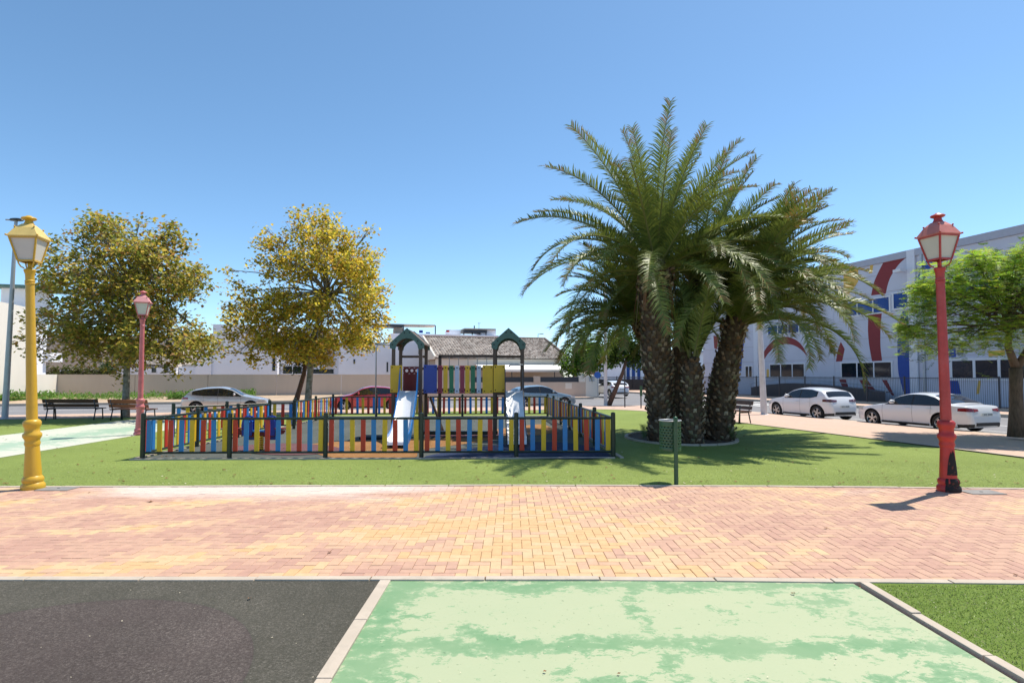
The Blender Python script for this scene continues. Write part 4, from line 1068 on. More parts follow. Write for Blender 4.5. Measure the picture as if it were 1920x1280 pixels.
for (px, py, rx, rz_) in lay:
    for yo in (-1.6, -.5, .6, 1.7):
        c = at(px + random.uniform(-6, 6), py - 8 + random.uniform(-5, 5), Y3 + yo); a_ = rx / F * Y3 * (1 if abs(yo) < 1 else .8); b_z = rz_ / F * Y3
        limb(br, random.choice([at(1893, 620, Y3), at(1888, 580, Y3), at(1945, 610, Y3)]), c, .03, .006, .05, 5, 5)
        ns = int(34 + a_ * a_ * 46)
        for q in range(ns):
            ang = random.uniform(0, 6.283); rr2 = a_ * math.sqrt(random.random())
            p = c + Vector((math.cos(ang) * rr2, math.sin(ang) * rr2 * .8, random.gauss(0, b_z * 1.0)))
            # a pinnate spray
            dr = Vector((math.cos(ang + random.gauss(0, .7)), math.sin(ang + random.gauss(0, .7)), random.uniform(-.6, .6))).normalized()
            sd_ = dr.cross(Vector((0, 0, 1))).normalized(); t_ = random.random()
            colr = (.22 + .24 * t_, .36 + .24 * t_, .04 + .02 * t_) if random.random() < .72 else (.07, .13, .02)
            L = random.uniform(.2, .34)
            for k in range(7):
                s = p + dr * L * k / 7 - Vector((0, 0, .012 * k))
                for sg in (-1, 1):
                    e = s + sd_ * sg * .10 + dr * .03; 
                    e = e + Vector((0, 0, random.uniform(-.03, .02))); mb.add([s - dr * .006, s + dr * .012, e + dr * .016, e - dr * .004], [(0, 1, 2, 3)], col=tuple(x * random.uniform(.75, 1.25) for x in colr))
br.build('branches', M['bark_grey'], ft, world=True, smooth=True)
mb.build('crown', M['leaf'], ft, world=True, col=True)

# ------------------------------------------------------------------ palms
def frond_mesh(e0, curl, L, seed, dry=False, hang=False):
    rnd = random.Random(seed); mb = MB(); N = 22; pts = []; p = Vector((0, 0, 0)); side = rnd.uniform(-.12, .12); yaw = 0
    for k in range(N + 1):
        t = k / N; el = e0 - curl * (t ** 1.35); pts.append(p.copy())
        yaw += side / N * 1.4
        p = p + Vector((math.cos(el) * math.cos(yaw), math.cos(el) * math.sin(yaw), math.sin(el))) * (L / N)
    rc = (.20, .20, .06) if not dry else (.22, .12, .05)
    o0 = len(mb.f)
    mb.tube(pts, [lerp(.032, .005, k / N) for k in range(N + 1)], 4, False)
    for i in range(o0, len(mb.f)): mb.c[i] = rc
    n = 96
    for i in range(n):
        t = .07 + .93 * i / n; f = t * N; k = min(N - 1, int(f)); q = pts[k].lerp(pts[k + 1], f - k)
        d = (pts[k + 1] - pts[k]).normalized(); sd_ = Vector((-math.sin(yaw * t), math.cos(yaw * t), 0)); sd_ = (sd_ - d * sd_.dot(d)).normalized(); up = sd_.cross(d) * -1
        if up.z < 0 and abs(d.z) < .98: up = -up
        ln = .52 * (min(1, t * 4.2) ** .6) * (1 - max(0, t - .62) / .38 * .55)
        for sg in (-1, 1):
            v = rnd.uniform(.1, .7); fw = rnd.uniform(.35, .75) + .5 * t
            dd = (sd_ * sg + up * v + d * fw).normalized(); l_ = ln * rnd.uniform(.72, 1.15)
            if dry: dd = (dd + Vector((0, 0, -.6))).normalized()
            wv = d * .016; tip = q + dd * l_ + Vector((0, 0, -.16 * l_)); mid = q + dd * l_ * .5 - Vector((0, 0, -.01))
            h = rnd.random()
            if dry: c = (.26 * (.7 + .5 * h), .15 * (.7 + .5 * h), .06)
            else:
                c = (.11 + .13 * h, .16 + .12 * h, .035 + .02 * h)
                if t > .86 and h > .5: c = (.24, .17, .05)
            mb.add([q - wv, q + wv, mid + wv * .9, mid - wv * .9, tip], [(0, 1, 2, 3), (3, 2, 4)], col=c)
    me = mb.build('frond', M['palm_leaf'], None, col=True); data = me.data; bpy.data.objects.remove(me)
    return data
FM = {}
ELEV = [1.42, 1.30, 1.17, 1.05, .9, .72, .52, .32, .1, -.15, -.45]
def frond_data(i, j, L, curlk=1.0):
    kk = (i, j, round(L, 1), curlk)
    if kk not in FM:
        curl = (.42, .6, .8, 1.0, 1.2, 1.4, 1.5, 1.5, 1.4, 1.15, .9)[i] * curlk * (.85 + .22 * j)
        FM[kk] = frond_mesh(ELEV[i], curl, L, i * 31 + j * 7 + 3)
    return FM[kk]
def palm(label, base, path_pts, rad, L, n, seed, emin=0, emax=10, boots=True, curlk=1.0, skirt=False, bias=None, sc=1.0):
    random.seed(seed); t = thing('palm_tree', label, 'palm tree', base, 0, 'date palms growing in one clump')
    path_pts = [Vector(p) for p in path_pts]; heart = path_pts[-1]
    # resample the trunk
    segs = []; tot = sum((path_pts[i + 1] - path_pts[i]).length for i in range(len(path_pts) - 1))
    def pos(s):
        s = s * tot
        for i in range(len(path_pts) - 1):
            l_ = (path_pts[i + 1] - path_pts[i]).length
            if s <= l_ or i == len(path_pts) - 2: return path_pts[i].lerp(path_pts[i + 1], s / l_), i
            s -= l_
    def radf(s):
        for (a, ra), (c, rc) in zip(rad, rad[1:]):
            if s <= c: return lerp(ra, rc, (s - a) / (c - a))
        return rad[-1][1]
    mb = MB(); K = 14; mb.tube([pos(k / K)[0] for k in range(K + 1)], [radf(k / K) * .93 for k in range(K + 1)], 14); mb.build('trunk', M['palm_core'], t, world=True, smooth=True)
    # boots: old leaf bases in spirals
    mb = MB(); dz = .105; rows = int(tot / dz)
    for j in range(rows):
        s = j / rows; c, _ = pos(s); r = radf(s); m_ = max(6, int(2 * math.pi * r / .20)); upper = s > .86
        for k in range(m_):
            a = 2 * math.pi * (k + (j % 2) * .5) / m_ + random.uniform(-.12, .12); jz = random.uniform(-.03, .03)
            o_ = Vector((math.cos(a), math.sin(a), 0)); sd_ = Vector((-math.sin(a), math.cos(a), 0))
            ww = random.uniform(.08, .125); hh = random.uniform(.10, .17); out = random.uniform(.02, .08) * (1.6 if upper else 1)
            q = c + o_ * r * .9 + Vector((0, 0, jz)); up = (Vector((0, 0, 1)) + sd_ * random.uniform(-.25, .25)).normalized()
            tone = random.uniform(.4, 1.3); cl = tuple(x * tone for x in random.choice([(.25, .18, .12), (.34, .27, .19), (.15, .09, .05), (.22, .13, .075), (.16, .14, .08)]))
            dk = (.045, .03, .018)
            A = q - sd_ * ww * .5 - up * hh * .45; B = q + sd_ * ww * .5 - up * hh * .45
            Cc = q + o_ * out + sd_ * ww * .42 + up * hh * .35; D = q + o_ * out - sd_ * ww * .42 + up * hh * .35
            E = q + o_ * (out + .022) - up * hh * .12; Tp = q + o_ * (out * .4) + up * hh * .42
            mb.add([A, B, Cc, D, E, Tp], [(0, 1, 4), (1, 2, 4), (4, 2, 3), (3, 0, 4)], col=cl); 
            mb.f.append((len(mb.v) - 4, len(mb.v) - 1, len(mb.v) - 3)); mb.m.append(0); mb.c.append(dk)
    o = mb.build('leaf_bases', M['boot'], t, world=True, col=True); o['kind'] = 'stuff'
    for k in range(n):
        f = (k + .5) / n; i = min(10, max(0, int(lerp(emin, emax + .99, f ** .9)))); az = k * 2.39996 + random.uniform(-.25, .25)
        if bias:       # keep fronds away from where a neighbour stands
            if random.random() < bias[1] and math.cos(az - bias[0]) > .3: az += math.pi
        ob = bpy.data.objects.new('frond', frond_data(i, k % 3, L, curlk)); COL.objects.link(ob); ob.parent = t
        rr3 = .10 if i < 4 else .2
        ob.location = heart - base + Vector((math.cos(az) * rr3, math.sin(az) * rr3, -.035 * i)); s_ = sc * random.uniform(.84, 1.1) * (.92 if i == 0 else 1)
        ob.scale = (s_, s_, s_); ob.rotation_euler = (random.uniform(-.35, .35) if i > 3 else 0, random.uniform(-.08, .08), az)
        ob.rotation_mode = 'XYZ'
        # roll round its own axis first, then turn
        q = Matrix.Rotation(az, 4, 'Z') @ Matrix.Rotation(random.uniform(-.07, .07), 4, 'Y') @ Matrix.Rotation(random.uniform(-.2, .2), 4, 'X')
        ob.rotation_euler = q.to_euler()
    if skirt:
        mb = MB()
        for k in range(26):
            a = random.uniform(0, 6.283); s = random.uniform(.80, .95); c, _ = pos(s); r = radf(s)
            q = c + Vector((math.cos(a), math.sin(a), 0)) * (r + .03); l_ = random.uniform(.4, 1.1)
            e = q + Vector((math.cos(a) * .10, math.sin(a) * .10, -l_)); sd_ = Vector((-math.sin(a), math.cos(a), 0)) * .03
            mb.add([q - sd_, q + sd_, e + sd_ * .5, e - sd_ * .5], [(0, 1, 2, 3)], col=(.26 * random.uniform(.6, 1.2), .12, .05))
        mb.build('dry_stalks', M['palm_leaf'], t, world=True, col=True)
    return t
M['boot'] = leafmat('palm_boot', rough=.9, trans=0, spec=.2)
YA = 14.9
bA = at(1240, 822, YA); bA.z = 0
palm('tallest palm with the thick trunk at the left front of the clump', bA,
     [bA, at(1236, 740, YA), at(1230, 640, YA), at(1228, 560, YA), at(1230, 492, YA)], [(0, .36), (.12, .33), (.45, .40), (.62, .40), (.70, .36), (.80, .46), (1, .42)], 3.9, 64, 31, 0, 8, skirt=True)
YB = 16.0
bB = at(1270, 812, YB); bB.z = 0
palm('tall palm with a shaded trunk directly behind the tallest one', bB,
     [bB, at(1275, 700, YB), at(1285, 600, YB), at(1312, 530, YB)], [(0, .34), (.3, .28), (.8, .30), (1, .34)], 3.5, 46, 32, 1, 7, bias=(math.pi, .5))
YC = 14.45
bC = at(1299, 829, YC); bC.z = 0
palm('low young palm with upright fronds in the middle front of the clump', bC,
     [bC, at(1299, 780, YC), at(1298, 720, YC), at(1300, 668, YC)], [(0, .26), (.3, .27), (.85, .27), (1, .07)], 2.6, 15, 33, 0, 2, curlk=.9, bias=(-1.6, .5))
YD = 15.3
bD = at(1350, 822, YD); bD.z = 0
palm('palm leaning right with a knobbly trunk at the right of the clump', bD,
     [bD, at(1352, 760, YD), at(1362, 690, YD), at(1376, 620, YD), at(1382, 592, YD)], [(0, .40), (.12, .36), (.5, .36), (.85, .30), (1, .3)], 3.6, 50, 34, 1, 7, curlk=1.05, bias=(math.pi, .6))
YE = 17.4
bE = at(1238, 806, YE); bE.z = 0
palm('dark low palm leaning left behind the trunks of the clump', bE,
     [bE, at(1236, 740, YE), at(1222, 660, YE), at(1190, 590, YE)], [(0, .24), (.5, .22), (1, .24)], 2.8, 44, 35, 1, 8, bias=(0, .5))
YG = 17.4
bG = at(1330, 808, YG); bG.z = 0
palm('palm at the back right whose crown rises beside the school roof', bG,
     [bG, at(1350, 700, YG), at(1390, 590, YG), at(1425, 520, YG)], [(0, .3), (.5, .26), (1, .28)], 3.1, 46, 36, 1, 8, bias=(math.pi, .4))
# round planting bed
pc = gr(1291, 821)
bed = thing('planting_bed', 'round planting bed with a low concrete ring around the palm trunks', 'planting bed', pc)
bedc = Vector((4.62, 15.65, 0)); n = 40
mb = MB(); mb.add([(bedc.x + 1.42 * math.cos(2 * math.pi * k / n), bedc.y + 1.62 * math.sin(2 * math.pi * k / n), .015) for k in range(n)], [tuple(range(n))]); mb.build('soil', M['soil'], bed, world=True)
for q in range(20):
    mb = MB(); a0 = 2 * math.pi * q / 20 + .01; a1 = 2 * math.pi * (q + 1) / 20 - .01
    V = []
    for a in (a0, (a0 + a1) / 2, a1):
        for (r, z) in ((0, 0), (0, .045), (.09, .045), (.09, 0)):
            V.append((bedc.x + (1.40 + r) * math.cos(a), bedc.y + (1.60 + r) * math.sin(a), z))
    mb.add(V, [(i * 4 + k, i * 4 + (k + 1) % 4, (i + 1) * 4 + (k + 1) % 4, (i + 1) * 4 + k) for i in range(2) for k in range(4)] + [(3, 2, 1, 0), (8, 9, 10, 11)])
    mb.build('edging_stone', M['concrete'], bed, world=True)
# suckers
random.seed(8)
for (px, py, Y, lb) in ((1208, 815, 15.0, 'tuft of young palm shoots at the left foot of the big trunk'), (1375, 815, 14.9, 'tuft of young palm shoots at the right foot of the leaning palm')):
    p = at(px, py, Y); p.z = 0; t = thing('palm_shoot', lb, 'plant', p)
    for k in range(6):
        mb = MB(); a = random.uniform(0, 6.28); q0 = Vector((0, 0, .05))
        for i in range(14):
            s = i / 14; q = q0 + Vector((math.cos(a) * s * .28, math.sin(a) * s * .28, .5 * s - .15 * s * s))
            for sg in (-1, 1):
                e = q + Vector((-math.sin(a) * sg * .1, math.cos(a) * sg * .1, .06)); mb.add([q, q + Vector((0, 0, .012)), e], [(0, 1, 2)], col=(.07, .12, .03))
        mb.build('leaf', M['palm_leaf'], t, col=True)

# ------------------------------------------------------------------ verge plants, shrubs
random.seed(14)
mb = MB()
for k in range(26000):
    u = random.uniform(-40, -8.6); v = random.uniform(51, 58.4)
    dens = mn.noise(Vector((u * .5, v * .5, 0))) 
    if u > -24.5 and not (u > -19.5 and v < 57.2 and mn.noise(Vector((u * .35, 3, 9))) > .02): 
        if random.random() < .88: continue
    if dens < -.3: continue
    h = max(.1, random.uniform(.1, .5) + dens * .4); p = uv(u, v, -.2)
    t_ = random.uniform(.7, 1.35); c = (.12 * t_, .24 * t_, .04 * t_) if random.random() < .9 else (.3, .28, .1)
    for q in range(2): leaf_quad(mb, p + Vector((random.uniform(-.15, .15), random.uniform(-.15, .15), h * random.random())), .26, c, droop=-1, asp=.45)
tag(mb.build('weeds', M['leaf'], col=True), 'green weeds growing along the foot of the beige wall', 'weeds', None, 'stuff')
def bush(name, label, lobes, colr, n, leaf=.3, cat='bush', trunk=None, seed=1, bark='bark_brown'):
    random.seed(seed); c0 = lobes[0][0].copy(); base = trunk[0][0] if trunk else Vector((c0.x, c0.y, -.2))
    t = thing(name, label, cat, base)
    if trunk: mb = MB(); mb.tube([p for p, r in trunk], [r for p, r in trunk], 10); mb.build('trunk', M[bark], t, world=True, smooth=True)
    mb = MB(); ws = [r * r for c, r in lobes]
    for k in range(n):
        c, r = random.choices(lobes, ws)[0]
        d = Vector((random.gauss(0, 1), random.gauss(0, 1), random.gauss(0, .9))).normalized() * r * random.random() ** .4
        d *= 1 + .3 * mn.noise((c + d) * .9); t_ = random.uniform(.6, 1.3)
        cl = random.choice(colr); leaf_quad(mb, c + d, leaf * random.uniform(.7, 1.2), tuple(x * t_ for x in cl))
    mb.build('crown', M['leaf'], t, world=True, col=True); return t
G1 = [(.12, .24, .02), (.20, .30, .03), (.06, .13, .015)]
bush('garden_bush', 'bright green bush in the garden at the right end of the tiled house', [(at(1085, 672, 56), 1.7), (at(1105, 660, 57), 1.8), (at(1072, 690, 55), 1.2), (at(1125, 675, 56), 1.5)], G1, 4200, .3, seed=2)
lt = at(1141, 757, 36); lt.z = ZP
bush('leaning_tree', 'green street tree with a leaning pale trunk left of the big palm', [(at(1178, 650, 37), 1.3), (at(1160, 640, 38), 1.0), (at(1195, 668, 37), 1.0), (at(1150, 672, 37.5), .7)],
     [(.05, .10, .015), (.10, .18, .02), (.04, .08, .012)], 4200, .2, 'tree', [(lt, .17), (at(1155, 728, 36.2), .14), (at(1168, 698, 36.5), .12), (at(1178, 660, 37), .08)], seed=5)
bush('garden_hedge', 'dark green hedge above the cream wall behind the left tree', [(uv(-26.5 + k * .9, 61, 1.9), .8) for k in range(6)], [(.07, .10, .02), (.13, .13, .03)], 2200, .22, 'hedge', seed=6)
bush('street_tree', 'dark green tree trimmed tall behind the beige wall at left', [(uv(-22.2, 62, 2.4), .8), (uv(-22.2, 62, 1.6), .7)], [(.03, .08, .015)], 900, .2, 'tree', seed=7)

# ------------------------------------------------------------------ buildings and walls
def wallbox(mb, u0, u1, v0, v1, z0, z1, mi=0):
    P = [uv(u0, v0, z0), uv(u1, v0, z0), uv(u1, v1, z0), uv(u0, v1, z0), uv(u0, v0, z1), uv(u1, v0, z1), uv(u1, v1, z1), uv(u0, v1, z1)]
    mb.add(P, [(3, 2, 1, 0), (4, 5, 6, 7), (0, 1, 5, 4), (1, 2, 6, 5), (2, 3, 7, 6), (3, 0, 4, 7)], mi); return mb
def wb(name, m, t, *a, bevel=0):
    mb = MB(); wallbox(mb, *a); return mb.build(name, m, t, world=True, bevel=bevel)
def win_v(t, u0, u1, v, z0, z1, glass='glass_dark', frame='frame_white', panes=1, fw=.07):
    """window on a face v = const looking to -v: frame with recessed panes"""
    mb = MB()
    wallbox(mb, u0 - fw, u1 + fw, v - .05, v + .02, z1, z1 + fw); wallbox(mb, u0 - fw, u1 + fw, v - .05, v + .02, z0 - fw, z0)
    for k in range(panes + 1):
        c = lerp(u0, u1, k / panes); wallbox(mb, c - fw * .5, c + fw * .5, v - .045, v + .02, z0, z1)
    f = mb.build('window', M[frame], t, world=True)
    for k in range(panes):
        a, c = lerp(u0, u1, k / panes) + fw * .5, lerp(u0, u1, (k + 1) / panes) - fw * .5
        mb = MB(); wallbox(mb, a, c, v - .02, v + .01, z0, z1); mb.build('pane', M[glass], f, world=True)
# beige garden wall in bays with joints
w0 = thing('garden_wall', 'long plain beige rendered wall across the back street', 'wall', uv(-25.8, 59, -.2))
u = -25.0; 
while u < 5:
    wb('wall_bay', M['wall_beige'], w0, u, u + 5.96, 59.0, 59.2, -.25, 1.72); u += 6.0
u = -25.0
while u < 5:
    wb('coping', M['wall_beige'], w0, u - .01, u + 5.98, 58.96, 59.24, 1.72, 1.80); u += 6.0
cw = thing('side_wall', 'short sunlit cream wall between the white building and the beige wall', 'wall', uv(-25.2, 57, -.2))
wb('wall_bay', M['wall_cream'], cw, -25.3, -25.02, 55.6, 59.3, -.25, 1.80)
# white building on the left
wbd = thing('white_building', 'large blank cream building at the left edge with a white roof pergola', 'building', uv(-26, 55.6, -.2))
wb('wall', M['wall_cream'], wbd, -44, -25.7, 46.5, 56.5, -.25, 7.3)
wb('parapet', M['wall_white'], wbd, -44, -25.72, 56.5, 58.6, -.25, 6.6)
wb('annex', M['wall_white'], wbd, -27.2, -25.3, 58.2, 60.5, 2.9, 3.7)
mb = MB()
for k in range(5): mb.bar(uv(-28.5 - k * .9, 44.5, 8.9), uv(-28.5 - k * .9, 54, 8.9), .12, .25)
for v_ in (45, 53.5): mb.bar(uv(-33, v_, 8.68), uv(-27.5, v_, 8.68), .14, .18)
for k in (0, 4):
    for v_ in (46.8, 53.5): mb.cyl(uv(-28.5 - k * .9, v_, 7.3), uv(-28.5 - k * .9, v_, 8.6), .08, n=8)
mb.build('pergola', M['frame_white'], wbd, world=True)
mb = MB(); wallbox(mb, -29.0, -24.4, 56.5, 60.5, 9.1, 9.3); mb.build('roof_canopy', M['roof_green'], wbd, world=True)
wb('stair_block', M['wall_white'], wbd, -28.6, -26.2, 57.5, 60, 6.6, 9.1)
# beige apartment behind the left tree
ap = thing('beige_building', 'beige building half hidden behind the left plane tree', 'building', uv(-24, 70, -.2))
wb('wall', M['wall_grey'], ap, -33, -18.6, 70, 82, -.25, 6.0)
wb('upper_wall', M['wall_beige'], ap, -30, -25.2, 69.0, 69.98, -.25, 5.6)
wb('balcony', M['wall_beige'], ap, -24.8, -19.0, 68.9, 69.98, 2.9, 3.9)
for (a, c, z0, z1) in ((-29.0, -27.6, .6, 2.2), (-24.0, -22.8, 1.2, 2.6), (-21.8, -20.6, 1.2, 2.6), (-23.6, -22.6, 4.1, 5.3), (-21.6, -20.4, 4.1, 5.3)):
    win_v(ap, a, c, 68.98 if a < -25.2 else 70.0, z0, z1, panes=1)
# white terraced houses -------------------------------------------------
def white_house(label, u0, u1, v, z, wins=(), blocks=()):
    t = thing('white_house', label, 'house', uv((u0 + u1) / 2, v, -.2))
    wb('wall', M['wall_white'], t, u0, u1, v, v + 9, -.25, z)
    for (a, c, dv, z0, z1, m) in blocks: wb('wall_block', M[m], t, a, c, v + dv, v + dv + 4, z0, z1)
    for (a, c, z0, z1, gm, pn) in wins: win_v(t, a, c, v, z0, z1, glass=gm, panes=pn)
    return t
def UV(px, py, v): return on_v(px, py, v)
VW = 66
def H(py, px=560): return UV(px, py, VW)[1]
u_ = lambda px: UV(px, 650, VW)[0]
white_house('low white house wall right of the left plane tree', u_(208), u_(330), VW, H(690), wins=[(u_(285), u_(295), 2.0, 2.5, 'glass_dark', 1), (u_(308), u_(318), 2.0, 2.5, 'glass_dark', 1)])
white_house('grey white house with a low parapet between the two plane trees', u_(331), u_(400), VW + 1, H(688), blocks=[(u_(335), u_(376), .3, 2.1, 2.9, 'wall_grey')], wins=[(u_(372), u_(396), 1.9, 2.9, 'glass_dark', 1)])
white_house('tall white block seen between the two plane trees', u_(401), u_(522), VW - .6, H(612), blocks=[(u_(372), u_(400.5), -.3, -.2, 4.2, 'wall_white')], wins=[(u_(512), u_(519), 2.2, 3.6, 'glass_dark', 1)])
hh = white_house('white house with a long terrace window behind the golden tree trunk', u_(523), u_(634), VW + 1.5, H(612))
win_v(hh, u_(528), u_(565), VW + 1.5, 1.9, 2.7, panes=2); win_v(hh, u_(575), u_(626), VW + 1.5, 1.9, 2.4, panes=1)
wb('grey_reveal', M['wall_grey'], hh, u_(610), u_(625), VW + 1.3, VW + 1.48, 2.7, 4.4)
h3 = white_house('tall white house block right of the golden plane tree', u_(635), u_(731), VW - .5, H(640), wins=[(u_(724), u_(728), 2.1, 3.2, 'glass_dark', 1)])
mb = MB(); wallbox(mb, u_(663), u_(666), VW - .56, VW - .5, 3.0, 3.5); mb.build('wall_lamp', M['iron'], h3, world=True)
h4 = white_house('white terraced house behind the left gabled play tower', u_(732), u_(806), VW + .5, H(637), wins=[(u_(749), u_(755), 4.2, 5.6, 'glass_dark', 1), (u_(785), u_(789), 4.2, 5.2, 'glass_dark', 1)])
# long white terrace above the tiled roof with pergolas and washing
VT = 84
def ut(px): return UV(px, 630, VT)[0]
def zt(py, px=850): return UV(px, py, VT)[1]
tr = thing('roof_terrace_house', 'long white house with roof terraces rising above the tiled roof', 'house', uv(ut(850), VT, -.2))
wb('wall', M['wall_white'], tr, ut(733), ut(935), VT, VT + 8, -.25, zt(627))
wb('upper_block', M['wall_white'], tr, ut(846), ut(868), VT + 2, VT + 6, zt(627), zt(616))
wb('upper_block', M['wall_white'], tr, ut(905), ut(933), VT + 1, VT + 6, zt(627), zt(615))
wb('upper_block', M['wall_grey'], tr, ut(742), ut(760), VT + 2, VT + 6, zt(627), zt(614))
wb('terrace_canopy', M['wall_beige'], tr, ut(728), ut(818), VT + 1.0, VT + 4, zt(611), zt(608.6))
wb('dark_canopy', M['iron'], tr, ut(700), ut(756), VT + .6, VT + 4, zt(614), zt(610.5))
wb('dark_canopy', M['wall_grey'], tr, ut(872), ut(931), VT + .4, VT + 4, zt(616.4), zt(614))
wb('dark_canopy', M['iron'], tr, ut(872), ut(915), VT + .6, VT + 4, zt(622), zt(617))
for px in (757, 818, 872, 888, 914):
    mb = MB(); mb.cyl(uv(ut(px), VT + 1, zt(627)), uv(ut(px), VT + 1, zt(610 if px < 850 else 617)), .09, n=6); mb.build('terrace_post', M['iron'], tr, world=True)
mb = MB(); mb.cyl(uv(ut(897), VT + 3, zt(615)), uv(ut(897), VT + 3, zt(606)), .1, n=6); mb.build('chimney_pipe', M['iron'], tr, world=True)
an = thing('aerial', 'thin rooftop television aerial above the white terrace', 'aerial', uv(ut(906), VT + 3, zt(616)))
mb = MB(); mb.cyl(uv(ut(906), VT + 3, zt(616)), uv(ut(906), VT + 3, zt(600)), .04, n=6); mb.build('mast', M['galv'], an, world=True)
mb = MB(); mb.bar(uv(ut(903), VT + 3, zt(601.5)), uv(ut(909.5), VT + 3, zt(601)), .04, .05)
for k in range(5): mb.bar(uv(ut(904 + k), VT + 2.6, zt(601.3)), uv(ut(904 + k), VT + 3.4, zt(601.3)), .03, .03)
mb.build('antenna_bars', M['galv'], an, world=True)
for (px, py, wd, hg, m, lb) in ((789, 623, 7, 5, 'cloth_blue', 'blue cloth drying on the white roof terrace'), (839, 621, 6, 4, 'cloth_red', 'red cloth drying on the white roof terrace'), (802, 625, 8, 2.4, 'cloth_blue', 'row of small blue garments drying on the white roof terrace')):
    mb = MB(); z1_, z0_ = zt(py - hg / 2), zt(py + hg / 2); n = 8; V = []
    for k in range(n + 1):
        for z in (z0_, z1_): V.append(uv(ut(px - wd / 2 + wd * k / n), VT - .3 + .06 * math.sin(k * 1.9), z))
    mb.add(V, [(2 * k, 2 * k + 2, 2 * k + 3, 2 * k + 1) for k in range(n)]); o = mb.build('laundry', M[m]); so = o.modifiers.new('s', 'SOLIDIFY'); so.thickness = .03
    tag(o, lb, 'laundry')
# the tiled house -------------------------------------------------------
th = thing('tiled_house', 'low beige house with a grey brown pantiled hip roof behind the playground', 'house', uv(4, 58, -.2))
VE, VR = 57.5, 64.0
def ue(px): return UV(px, 670, VE)[0]
def ur(px): return UV(px, 635, VR)[0]
ze, zr = UV(950, 672, VE)[1], UV(950, 635, VR)[1]
e0, e1, r0, r1 = ue(818), ue(1068), ur(793), ur(1022)
wb('wall', M['wall_beige'], th, e0 + .4, e1 - .5, VE + .6, VR + 6, -.25, ze - .1)
wb('fascia', M['wall_cream'], th, e0, e1 - .1, VE + .25, VE + .58, ze - .75, ze - .06)
P = [uv(e0 - .1, VE, ze), uv(e1, VE, ze), uv(r1, VR, zr), uv(r0, VR, zr), uv(e1, VR + 6.5, ze), uv(e0 - .1, VR + 6.5, ze)]
mb = MB(); mb.add(P, [(0, 1, 2, 3), (1, 4, 2), (3, 2, 4, 5)]); mb.build('roof_deck', M['tile_roof'], th, world=True)
# the gable wall at the left end
mb = MB(); mb.add([P[0] + Vector((0, 0, -.1)), P[3] + Vector((0, 0, -.1)), P[5]], [(0, 1, 2)]); mb.build('gable', M['wall_cream'], th, world=True)
mb = MB(); rows = 22; du = .30
for j in range(rows):
    t0, t1 = j / rows, (j + 1.12) / rows
    v0, v1 = lerp(VE - .05, VR, t0), lerp(VE - .05, VR, t1); z0, z1 = lerp(ze, zr, t0), lerp(ze, zr, t1)
    ua, ub = lerp(e0 - .1, r0, t0), lerp(e1, r1, t0); k = 0; u = ua
    while u < ub - du:
        c = random.uniform(.7, 1.25); cl = tuple(x * c for x in random.choice([(.42, .36, .31), (.50, .44, .38), (.30, .25, .21)]))
        P4 = [uv(u, v0, z0 + .04), uv(u + du * .25, v0, z0 + .13), uv(u + du * .5, v0, z0 + .15), uv(u + du * .75, v0, z0 + .10), uv(u + du, v0, z0 + .04)]
        P5 = [uv(u, v1, z1 + .01), uv(u + du * .25, v1, z1 + .08), uv(u + du * .5, v1, z1 + .10), uv(u + du * .75, v1, z1 + .06), uv(u + du, v1, z1 + .01)]
        mb.add(P4 + P5 + [uv(u, v0, z0), uv(u + du, v0, z0)], [(0, 1, 6, 5), (1, 2, 7, 6), (2, 3, 8, 7), (3, 4, 9, 8), (10, 11, 4, 3, 2, 1, 0)], col=cl); u += du
o = mb.build('roof_tiles', M['boot'], th, world=True, col=True); o['kind'] = 'stuff'
mb = MB(); mb.tube([P[3] + Vector((0, 0, .1)), P[2] + Vector((0, 0, .1))], .14, 8); mb.tube([P[2] + Vector((0, 0, .1)), P[1] + Vector((0, 0, .1))], .13, 8); mb.build('ridge_tiles', M['tile_roof'], th, world=True)
mb = MB(); mb.tube([P[0] + Vector((0, 0, .1)), P[3] + Vector((0, 0, .1))], .13, 8); mb.build('verge_trim', M['wall_cream'], th, world=True)
va = VE - 3.4
aw = thing('awning', 'long white awning stretched under the eaves of the tiled house', 'awning', uv(6, va, 2.4))
def ua_(px): return UV(px, 690, va)[0]
za = lambda py: UV(1000, py, va)[1]
mb = MB(); mb.add([uv(ua_(905), VE + .2, za(682)), uv(ua_(1066), VE + .2, za(682)), uv(ua_(1066), va, za(693)), uv(ua_(905), va, za(693)), uv(ua_(1066), va, za(697)), uv(ua_(905), va, za(697))], [(0, 1, 2, 3), (3, 2, 4, 5)]); o = mb.build('canvas', M['awning'], aw, world=True); so = o.modifiers.new('s', 'SOLIDIFY'); so.thickness = .02
mb = MB(); mb.add([uv(ua_(1066), va, za(690)), uv(ua_(1118), va, za(705)), uv(ua_(1075), va - 1, za(707)), uv(ua_(1060), va - .6, za(698))], [(0, 1, 2, 3)]); o = mb.build('shade_sail', M['awning'], aw, world=True); so = o.modifiers.new('s', 'SOLIDIFY'); so.thickness = .02
mb = MB()
for px in (960, 1040, 1066): mb.cyl(uv(ua_(px), va + .05, -.2), uv(ua_(px), va + .05, za(694)), .05, n=6)
mb.build('awning_posts', M['iron'], aw, world=True)
